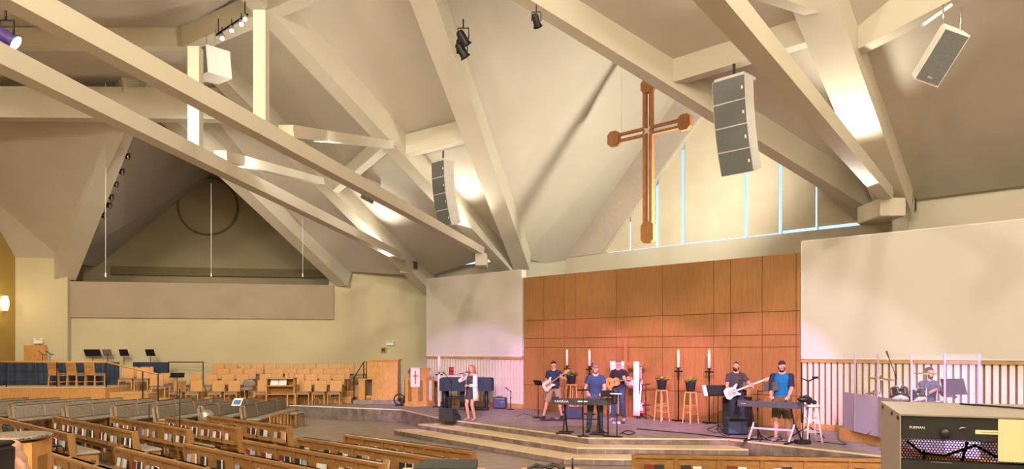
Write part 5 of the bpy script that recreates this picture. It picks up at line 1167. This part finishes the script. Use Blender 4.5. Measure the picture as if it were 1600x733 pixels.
# small hanging loudspeakers
def box_speaker(label, c, fwd, up, w, h, d, chains=(), m=None, grillefrac=1.0):
    t = thing('hanging_loudspeaker', label, 'loudspeaker', c, 0, 'hanging box loudspeakers'); f = V(fwd).normalized(); u = V(up); u = (u-f*u.dot(f)).normalized(); r = f.cross(u)
    P = lambda x, y, z: r*x+f*y+u*z
    obj('cabinet', MB().hexa([P(-w/2, d/2, -h/2), P(w/2, d/2, -h/2), P(w*.4, -d/2, -h/2), P(-w*.4, -d/2, -h/2), P(-w/2, d/2, h/2), P(w/2, d/2, h/2), P(w*.4, -d/2, h/2), P(-w*.4, -d/2, h/2)]), m or whitep, t)
    obj('grille', MB().prism([P(-w*.46, d/2+.002, -h*.47), P(w*.46, d/2+.002, -h*.47), P(w*.46, d/2+.002, h*.47), P(-w*.46, d/2+.002, h*.47)], f*.01), grill, t); obj('badge', MB().prism([P(-.03, d/2+.013, -h*.40), P(.03, d/2+.013, -h*.40), P(.03, d/2+.013, -h*.36), P(-.03, d/2+.013, -h*.36)], f*.004), chrome, t)
    for x, y, L in chains: obj('suspension_wire', MB().tube([P(x, y, h/2*.9), P(x, y, h/2*.9)+UP*L], .012, 6), chrome, t)
    return t
box_speaker('white box loudspeaker with grey grille hanging at the upper right', at(1467, 86, 10.0), (-.25, -.80, -.55), (.35, 0, .9), .34, .70, .34, ((-.1, 0, .35), (.12, -.1, .3)))
q_ = at(1463, 42, 10.0); tag(obj('suspension_bar', MB().bar(at(1441, 40, 10.0), at(1486, 8, 10.0), .05, .04), whitep), 'white bar from which the upper right loudspeaker hangs', 'bar')
box_speaker('white box loudspeaker hanging under the track lights at upper left', at(331, 102, 17.0), (-.62, -.78, -.08), (0, 0, 1), .72, .62, .62, ((-.2, 0, .5), (.2, 0, .5)), grillefrac=.5)
box_speaker('small white loudspeaker hidden behind the long tie beam', at(582, 294, 26.0), (-.2, -.7, -.7), (.4, 0, .8), .5, .9, .5, ((0, 0, .8),))
# spotlights
def spot_head(label, p, aim, s=1.0, lit=None, yoke=True, nm='spotlight', lens=None):
    t = thing(nm, label, 'spotlight', p, 0, 'spotlights'); d = V(aim).normalized()
    obj('housing', MB().lathe([(.05*s, -.16*s), (.075*s, -.12*s), (.08*s, .08*s), (.11*s, .13*s)], n=14, ax=d), black if lens is None else lens, t)
    obj('lens', MB().lathe([(.095*s, .125*s), (.095*s, .135*s)], n=14, ax=d), lit or chrome, t)
    if yoke: obj('yoke', MB().tube([V((-.1*s, 0, 0)), V((-.1*s, 0, .2*s)), V((.1*s, 0, .2*s)), V((.1*s, 0, 0))], .012*s, 6).tube([(0, 0, .2*s), (0, 0, .36*s)], .015*s, 6), blackm, t)
    return t
def off(p, d): return V(p)+V(d)
spot_head('upper of two black spotlights on the steep beam', at(724, 61, 17.6), (.5, .4, -.75), 1.3); spot_head('lower of two black spotlights on the steep beam', at(722, 80, 17.8), (.5, .4, -.75), 1.3)
tag(obj('spot_pipe', MB().tube([at(717, 52, 17.7), at(715, 84, 17.9)], .03, 8), blackm), 'short black pipe carrying two spotlights on the steep beam', 'pipe')
spot_head('black spotlight under the long beam near the top centre', at(838, 33, 14.6), (.3, .7, -.7), .9)
spot_head('glowing violet stage light at the top left edge', at(9, 57, 11.0), (.75, .2, -.5), 1.2, mat('violet glow', (.75, .7, 1), .4, vary=0, emit=3), lens=mat('violet body', (.06, .03, .18), .4)); spot_head('second violet stage light cut by the left edge', at(-1, 68, 11.0), (.6, .2, -.6), 1.0, mat('violet glow', (.75, .7, 1), .4, vary=0, emit=3), lens=mat('violet body', (.06, .03, .18), .4))
for i, (u, v) in enumerate(((194, 243), (185, 267), (176, 287), (169, 307), (166, 320), (158, 336))):
    spot_head(f'small dark spotlight on the beam left of the alcove, {ORD[i]} from the top', at(u, v, 25.2+.55*i), (.9, .1, -.2), 1.2, yoke=False)
t = thing('track_light', 'black lighting track with four small lamps at upper left', 'track light', at(360, 40, 17.2)); o0 = at(360, 40, 17.2)
a_, b_ = at(336, 56, 17.2)-o0, at(388, 22, 17.2)-o0
obj('rail', MB().bar(a_, b_, .04, .04), blackm, t)
for k, (u, v) in enumerate(((347, 57), (362, 45), (377, 35), (383, 27))):
    p = at(u, v, 17.2)-o0; l_ = obj('lamp_head', MB().lathe([(.03, -.1), (.06, -.06), (.07, .08)], p, 12, (.2, -.5, -.8)), chrome, t); obj('stem', MB().tube([p, p+UP*.22], .012, 6), blackm, l_); obj('bulb', MB().lathe([(.055, .078), (.055, .085)], p, 12, (.2, -.5, -.8)), mat('lamp glow', (1, .95, .85), .4, vary=0, emit=2), l_)
for k in (.1, .9): obj('drop_rod', MB().tube([a_+(b_-a_)*k, a_+(b_-a_)*k+UP*.35], .012, 6), blackm, t)
# hanging choir microphones
for i, (u, Y, zt_) in enumerate(((165, 25.0, 12.3), (330, 27.5, 8.3), (473, 28.5, 7.2))):
    p = at(u, 432, Y); t = thing('hanging_microphone', ('thin choir microphone on a wire left of the alcove', 'thin choir microphone on a wire in the middle of the alcove', 'thin choir microphone on a wire at the right of the alcove')[i], 'microphone', p, 0, 'hanging choir microphones')
    obj('wire', MB().tube([(0, 0, .1), (0, 0, zt_-p.z)], .011, 5), whitep, t); obj('capsule', MB().tube([(0, 0, .12), (0, 0, -.02)], [.02, .03], 8), whitep, t)
# vents on the rafters
def vent(label, p, w, h, r, n):
    t = thing('air_vent', label, 'vent', p); r = V(r).normalized(); n = V(n).normalized()
    obj('frame', MB().prism([-r*w/2-UP*h/2, r*w/2-UP*h/2, r*w/2+UP*h/2, -r*w/2+UP*h/2], n*.03), panelgrey, t)
    for k in range(5): x = -w*.36+w*.18*k; obj('slat', MB().prism([r*(x-w*.05)-UP*h*.4, r*(x+w*.05)-UP*h*.4, r*(x+w*.05)+UP*h*.4, r*(x-w*.05)+UP*h*.4], n*.045), mat('vent dark', (.08, .06, .04), .8), t)
def side_of(p0, p1, w): d = (p1-p0).normalized(); return d.cross(UP).normalized()*w/2
sd = -side_of(B20, B2t, .5); pv = on(B20, B2t, 640); vent('small slatted vent on the far rafter', pv+sd*1.02+UP*.38, .34, .36, (B2t-B20).normalized()*V((1, 1, 0)), sd)
sd = -side_of(Rb0, Rbt, .75); pv = on(Rb0, Rbt, 1402); vent('small slatted vent on the lit rafter above the right screen', pv+sd*1.02+UP*.38, .22, .40, (Rbt-Rb0)*V((1, 1, 0)), sd)
# wall fittings
ws = lw0+ldir*1.15+V((.02, 0, EYE+1.83)); t = thing('wall_sconce', 'glowing half round sconce on the ochre wall', 'wall lamp', ws)
obj('shade', MB().lathe([(.10, -.28), (.14, -.1), (.14, .1), (.10, .28)], (.12, 0, 0), 14), mat('sconce glow', (1, .80, .45), .5, vary=0, emit=3), t); obj('bracket', MB().box(-.05, .1, -.06, .06, -.1, .1), gold, t)
lamp('POINT', ws+V((.45, -.1, 0)), 22, (1, .72, .35), .1, name='sconce light')
dpos = at(55, 560, 29.55); t = tag(obj('door_1', MB().box(dpos.x-.43, dpos.x+.43, dpos.y-.03, dpos.y+.05, .74, 2.27), oakl), 'honey oak door in the left wall strip', kind='structure')
obj('door_handle', MB().tube([(dpos.x+.34, dpos.y-.06, 1.55), (dpos.x+.34, dpos.y-.06, 1.75)], .015, 6), chrome, t)
def emergency(label, p):
    t = thing('emergency_light', label, 'emergency light', p, .17); obj('box', MB().rbox(-.17, .17, -.06, .04, -.08, .05, .015), whitep, t)
    for x in (-.12, .12): obj('lamp_head', MB().ball((x, -.04, .09), (.06, .05, .05), 10, 8), whitep, t)
pE = at(607, 537, 32.0); emergency('white twin emergency light on the far wall above the tall cabinet', V((pE.x, fw(pE.x, 0).y-.05, pE.z)))
pE = at(57, 534, 29.4); emergency('white twin emergency light above the oak door', V((pE.x, dpos.y-.02, pE.z)))
pE = at(597, 547, 32.0); t = thing('wall_speaker', 'small dark square box on the far wall', 'wall box', V((pE.x, fw(pE.x, 0).y-.04, pE.z)), .17); obj('plate', MB().rbox(-.12, .12, -.03, .04, -.12, .12, .01), trimw, t); obj('face', MB().box(-.07, .07, -.04, -.03, -.07, .07), black, t)

# =================================================================== FOREGROUND
# equipment rack at the right
ra = Matrix.Translation((.98, 1.86, 1.0)) @ rot(math.atan2(-.37, .93)); ZT = .89
t = thing('equipment_rack', 'grey steel equipment rack with black devices in the right foreground', 'rack'); t.matrix_world = ra
rackm = mat('rack grey paint', (.22, .185, .155), .45, vary=.04, scale=9); W_, D_ = .54, .50
obj('top_panel', MB().box(0, W_, 0, D_, ZT-.004, ZT), rackm, t); obj('side_panel', MB().box(0, .003, 0, D_, 0, ZT-.004), rackm, t); obj('side_panel', MB().box(W_-.003, W_, 0, D_, 0, ZT-.012), rackm, t); obj('bottom_panel', MB().box(0, W_, 0, D_, 0, .012), rackm, t)
obj('back_panel', MB().box(.008, W_-.008, D_-.006, D_, .012, ZT-.245), blackm, t)
for i, (y, z) in enumerate(((.03, -.012), (.17, -.012), (.42, -.012))): obj('screw', MB().lathe([(.006, 0), (.005, .004)], (0, y, ZT+z), 10, (-1, 0, 0)), black, t)
obj('screw', MB().lathe([(.006, 0), (.005, .003)], (.30, .10, ZT), 10), black, t)
u1 = obj('power_conditioner', MB().box(.003, W_-.003, .004, .06, ZT-.062, ZT-.004), black, t)
me = text_mesh('lettering', 'FURMAN', .0085); me.materials.append(whitep); o = obj('lettering', me, None, u1); o.matrix_local = Matrix.Translation((.022, .0045, ZT-.036)) @ Matrix.Rotation(math.pi/2, 4, 'X')
o = obj('label_strip', MB().box(.165, .275, .003, .006, ZT-.044, ZT-.034), mat('label cream', (.55, .50, .30), .6), u1)
obj('print', MB().box(.175, .27, .0025, .003, ZT-.040, ZT-.038), mat('label print', (.25, .2, .1), .6), o)
obj('light_knob', MB().lathe([(.012, 0), (.010, .012)], (.10, .006, ZT-.045), 14, (0, -1, 0)), black, u1); obj('handle_glint', MB().tube([(.128, .002, ZT-.034), (.136, .0, ZT-.029), (.146, .002, ZT-.030)], .0012, 6), chrome, u1)
# perforated rear plate seen through the open slot
hp = MB(); nx, nz = 60, 18; x0, z0, px, pz = .03, ZT-.24, .0085, .0075
for i in range(nx):
    for j in range(nz):
        cx_, cz_ = x0+(i+.5*(j % 2))*px, z0+j*pz; R_ = .0034; pts = []
        for k in range(6): a = k*math.pi/3; pts.append((cx_+R_*math.cos(a), D_-.004, cz_+R_*math.sin(a)))
        box_ = [(cx_+px*.5, D_-.004, cz_), (cx_+px*.5, D_-.004, cz_+pz*.5), (cx_-px*.5, D_-.004, cz_+pz*.5), (cx_-px*.5, D_-.004, cz_), (cx_-px*.5, D_-.004, cz_-pz*.5), (cx_+px*.5, D_-.004, cz_-pz*.5)]
        hp.add(pts+box_, [(k, (k+1) % 6, 6+(k+1) % 6, 6+k) for k in range(6)])
tag(obj('perforated_plate', hp, blackm, t), kind='stuff'); obj('back_strip', MB().box(.008, W_-.008, D_-.006, D_, ZT-.108, ZT-.004), blackm, t)
for k, pts in enumerate(([(.05, .3, ZT-.10), (.09, .3, ZT-.135), (.15, .32, ZT-.14), (.22, .3, ZT-.105)], [(.22, .3, ZT-.105), (.27, .32, ZT-.135), (.33, .32, ZT-.14), (.40, .3, ZT-.11)], [(.21, .35, ZT-.10), (.20, .35, ZT-.14), (.19, .35, ZT-.2)], [(.10, .35, ZT-.13), (.102, .35, ZT-.2)])): obj('cable', MB().tube(pts, .004, 6), black, t)
u2 = obj('wireless_receiver', MB().box(.003, W_-.003, .004, .04, ZT-.165, ZT-.116), black, t); obj('edge_line', MB().box(.07, .115, .004, .006, ZT-.119, ZT-.117), chrome, u2)
for x, c in ((.135, (1, .05, .08)), (.147, (.5, .9, .15)), (.168, (.2, .9, .1)), (.178, (.5, .9, .15)), (.199, (.6, .9, .3))): obj('led', MB().ball((x, .005, ZT-.143), .0022, 8, 6), mat('led %.2f' % x, c, .4, vary=0, emit=6), u2)
obj('lower_device', MB().box(.003, W_-.003, .004, .04, .012, ZT-.168), black, t)
tp = obj('paper_note', MB().box(.212, .36, .0, .0025, ZT-.108, ZT-.006), mat('note paper', (.50, .42, .25), .8, vary=.02)); tp.matrix_world = ra; tag(tp, 'cream paper sheet taped to the front of the equipment rack', 'paper')
tag(obj('rack_cable', MB().tube([ra @ V(p) for p in ((.20, .40, ZT+.004), (.27, .33, ZT+.004), (.33, .26, ZT+.004), (.42, .22, ZT+.004), (.52, .20, ZT+.004))], .003, 6), black), 'thin black cable lying on top of the equipment rack', 'cable')
t = thing('rack_table', 'plain table under the equipment rack', 'table'); t.matrix_world = ra
obj('table_top', MB().box(-.1, .9, -.1, .7, -.05, -.002), trimw, t)
for x in (-.05, .85):
    for y in (-.05, .65): obj('leg', MB().box(x-.03, x+.03, y-.03, y+.03, NF-1.0+.0, -.05), trimw, t)
# sound desks at the bottom edge
def desk(label, x0, x1): 
    t = thing('sound_desk', label, 'desk', V(((x0+x1)/2, 5.6, NF)), 0, 'sound desks'); w = (x1-x0)/2; h = 1.08-NF
    obj('desk_top', MB().box(-w, w, -.5, .5, h-.04, h), oakl, t)
    for x in (-w+.05, w-.05):
        for y in (-.42, .42): obj('leg', MB().box(x-.03, x+.03, y-.03, y+.03, 0, h-.04), oakl, t)
desk('oak desk corner under the flat black case', -.90, -.22); desk('oak desk corner with coiled cables', .08, .56)
t = thing('flat_case', 'flat dark case lying on the desk at the bottom centre', 'case', V((-.515, 5.82, 1.081))); obj('lid', MB().hexa([(-.24, -.24, .03), (.24, -.24, .03), (.235, .24, .03), (-.20, .24, .03), (-.24, -.24, .075), (.24, -.24, .075), (.235, .24, .075), (-.20, .24, .075)]), mat('dark green grey', (.012, .014, .012), .6), t); obj('base', MB().box(-.23, .23, -.23, .23, 0, .03), black, t)
for i, pts in enumerate(([(.13, 5.9, 1.10), (.2, 6.0, 1.12), (.30, 5.95, 1.10), (.36, 6.02, 1.11), (.42, 5.95, 1.10)], [(.16, 6.02, 1.10), (.24, 5.92, 1.11), (.34, 6.02, 1.12), (.40, 5.9, 1.10)])):
    tag(obj('desk_cable', MB().tube(pts, .014, 6), black), ('thick black cable coil lying on the desk at the bottom edge', 'second black cable crossing the coil on the desk')[i], 'cable', 'cables on the desk')
t = thing('gooseneck_lamp', 'thin black gooseneck rod standing on the desk at the bottom edge', 'lamp', V((.49, 5.95, 1.081))); obj('base', MB().lathe([(.03, 0), (.03, .01)], n=12), black, t); obj('rod', MB().tube([(0, 0, .01), (0, 0, .10)], .008, 8), black, t)
# font at the bottom left
pf = V((at(30, 0, 9.0).x, 9.0, NF)); t = thing('oak_font', 'oak pedestal with a round mottled top at the left edge', 'font', pf, .15)
mott = mat('mottled stone', (.38, .33, .28), .4, vary=.5, scale=45)
zt = at(0, 686, 9.0).z-NF
obj('column', MB().box(-.26, .26, -.26, .26, 0, zt-.02), oakl, t); obj('plinth', MB().box(-.32, .32, -.32, .32, 0, .1), oakl, t)
obj('dark_slot', MB().box(.02, .14, -.268, -.25, .3, zt-.20), oakp, t); obj('dark_slot', MB().box(.258, .268, -.12, .12, .3, zt-.20), oakp, t)
obj('bowl', MB().lathe([(.20, zt-.02), (.36, zt+.0), (.43, zt+.03), (.43, zt+.055), (.36, zt+.06)], (-.08, 0, 0), 32), mott, t)
# dark arm chairs behind the font
def armchair(label, p, rz):
    t = thing('arm_chair', label, 'chair', p, rz, 'dark arm chairs'); fm = mat('dark green fabric', (.045, .045, .04), .9, vary=.15, scale=30)
    obj('seat', MB().rbox(-.26, .26, -.25, .25, .42, .50, .03), fm, t); m = MB().rbox(-.25, .25, -.04, .04, .52, 1.0, .03); m.v = [V((q.x, q.y-.26-.15*(q.z-.5), q.z)) for q in m.v]; obj('backrest', m, fm, t)
    for x in (-.28, .28):
        obj('arm_frame', MB().tube([(x, .22, 0), (x, .22, .62), (x, .16, .67), (x, -.22, .67), (x, -.28, .60), (x, -.28, 0)], .018, 8), black, t); obj('arm_pad', MB().rbox(x-.035, x+.035, -.18, .16, .67, .70, .012), black, t)
    return t
armchair('dark arm chair at the left edge behind the font', V((at(8, 0, 15.6).x, 15.6, NF)), -.6); armchair('dark arm chair half hidden behind the mottled font top', V((at(40, 0, 15.2).x, 15.2, NF)), -.7); armchair('dark arm chair standing right of the font behind the pew', V((at(74, 0, 14.3).x, 14.3, NF)), -.8)
# draped pink cloth on a black case at the very left
pk = V((at(2, 0, 6.0).x, 6.0, NF)); t = thing('stand_with_case', 'black equipment case at the bottom left corner', 'case', pk)
zc = at(0, 697, 6.0).z-NF
obj('case_body', MB().rbox(-.30, .06, -.2, .1, 0, zc, .02), black, t); obj('metal_edge', MB().box(-.30, .062, -.205, -.19, zc-.10, zc-.085), chrome, t); obj('lid', MB().rbox(-.31, .05, -.21, .11, zc, zc+.04, .015), black, t)
cl = MB()
for u, v, r in ((-6, 702, .09), (6, 700, .085), (17, 703, .085), (10, 716, .11), (24, 720, .085), (30, 738, .085), (18, 740, .13), (34, 760, .085), (22, 775, .14), (38, 790, .07), (0, 800, .15)):
    p = at(u, v, 6.22)-pk; cl.ball(p, (r, r*1.25, r*1.05), 14, 10)
for k in range(6): p = at(4+6*k, 694+6*k, 6.1)-pk; q = at(14+6*k, 800, 6.1)-pk; cl.tube([p, (p+q)/2+V((.02*math.sin(k*2), 0, 0)), q], [.03, .04, .045], 8)
me = voxel(cl, .012, 4); o = obj('draped_jacket', me, mat('pink cream cloth', (.42, .20, .16), .95, vary=.25, scale=2.2, col2=(.46, .36, .24))); o.location = pk; tag(o, 'soft pink and cream cloth heaped behind the black case', 'cloth')
# silvery globe between the blocks
pd = at(323, 0, 20.3); t = thing('silver_globe', 'silvery mottled globe on a short stand between the pew blocks', 'globe', V((pd.x, pd.y, NF))); obj('globe', MB().ball((0, 0, .68), .20, 24, 16), mat('hammered silver', (.5, .44, .34), .35, metal=.6, vary=.3, scale=18), t); obj('stand', MB().lathe([(.14, 0), (.12, .03), (.03, .05), (.03, .44), (.08, .50)], n=16), oakp, t)
pb2 = at(461, 0, 24.2); t = thing('low_bench', 'short grey padded bench end beside the slatted rack', 'bench', V((pb2.x, pb2.y, NF)), -.2); obj('cushion', MB().rbox(-.26, .22, -.3, .3, .40, .49, .04), fabg, t)
for x in (-.2, .17):
    for y in (-.24, .24): obj('leg', MB().box(x-.03, x+.03, y-.03, y+.03, 0, .40), oakp, t)
# thin stands among the pews
for u, v0, v1, Y, lb in ((233, 632, 662, 19.5, 'thin black pole standing in the aisle between pews'), (281, 608, 668, 17.3, 'tall thin black pole standing among the pews'), (334, 620, 640, 24.0, 'short black pole beside the side pews')):
    p = V((at(u, 0, Y).x, Y, NF)); tp_ = at(u, v0, Y).z-NF; t = thing('slim_pole', lb, 'pole', p); obj('pole', MB().tube([(0, 0, .02), (0, 0, tp_)], .014, 6), blackm, t); obj('base', MB().lathe([(.13, 0), (.13, .02)], n=14), blackm, t)
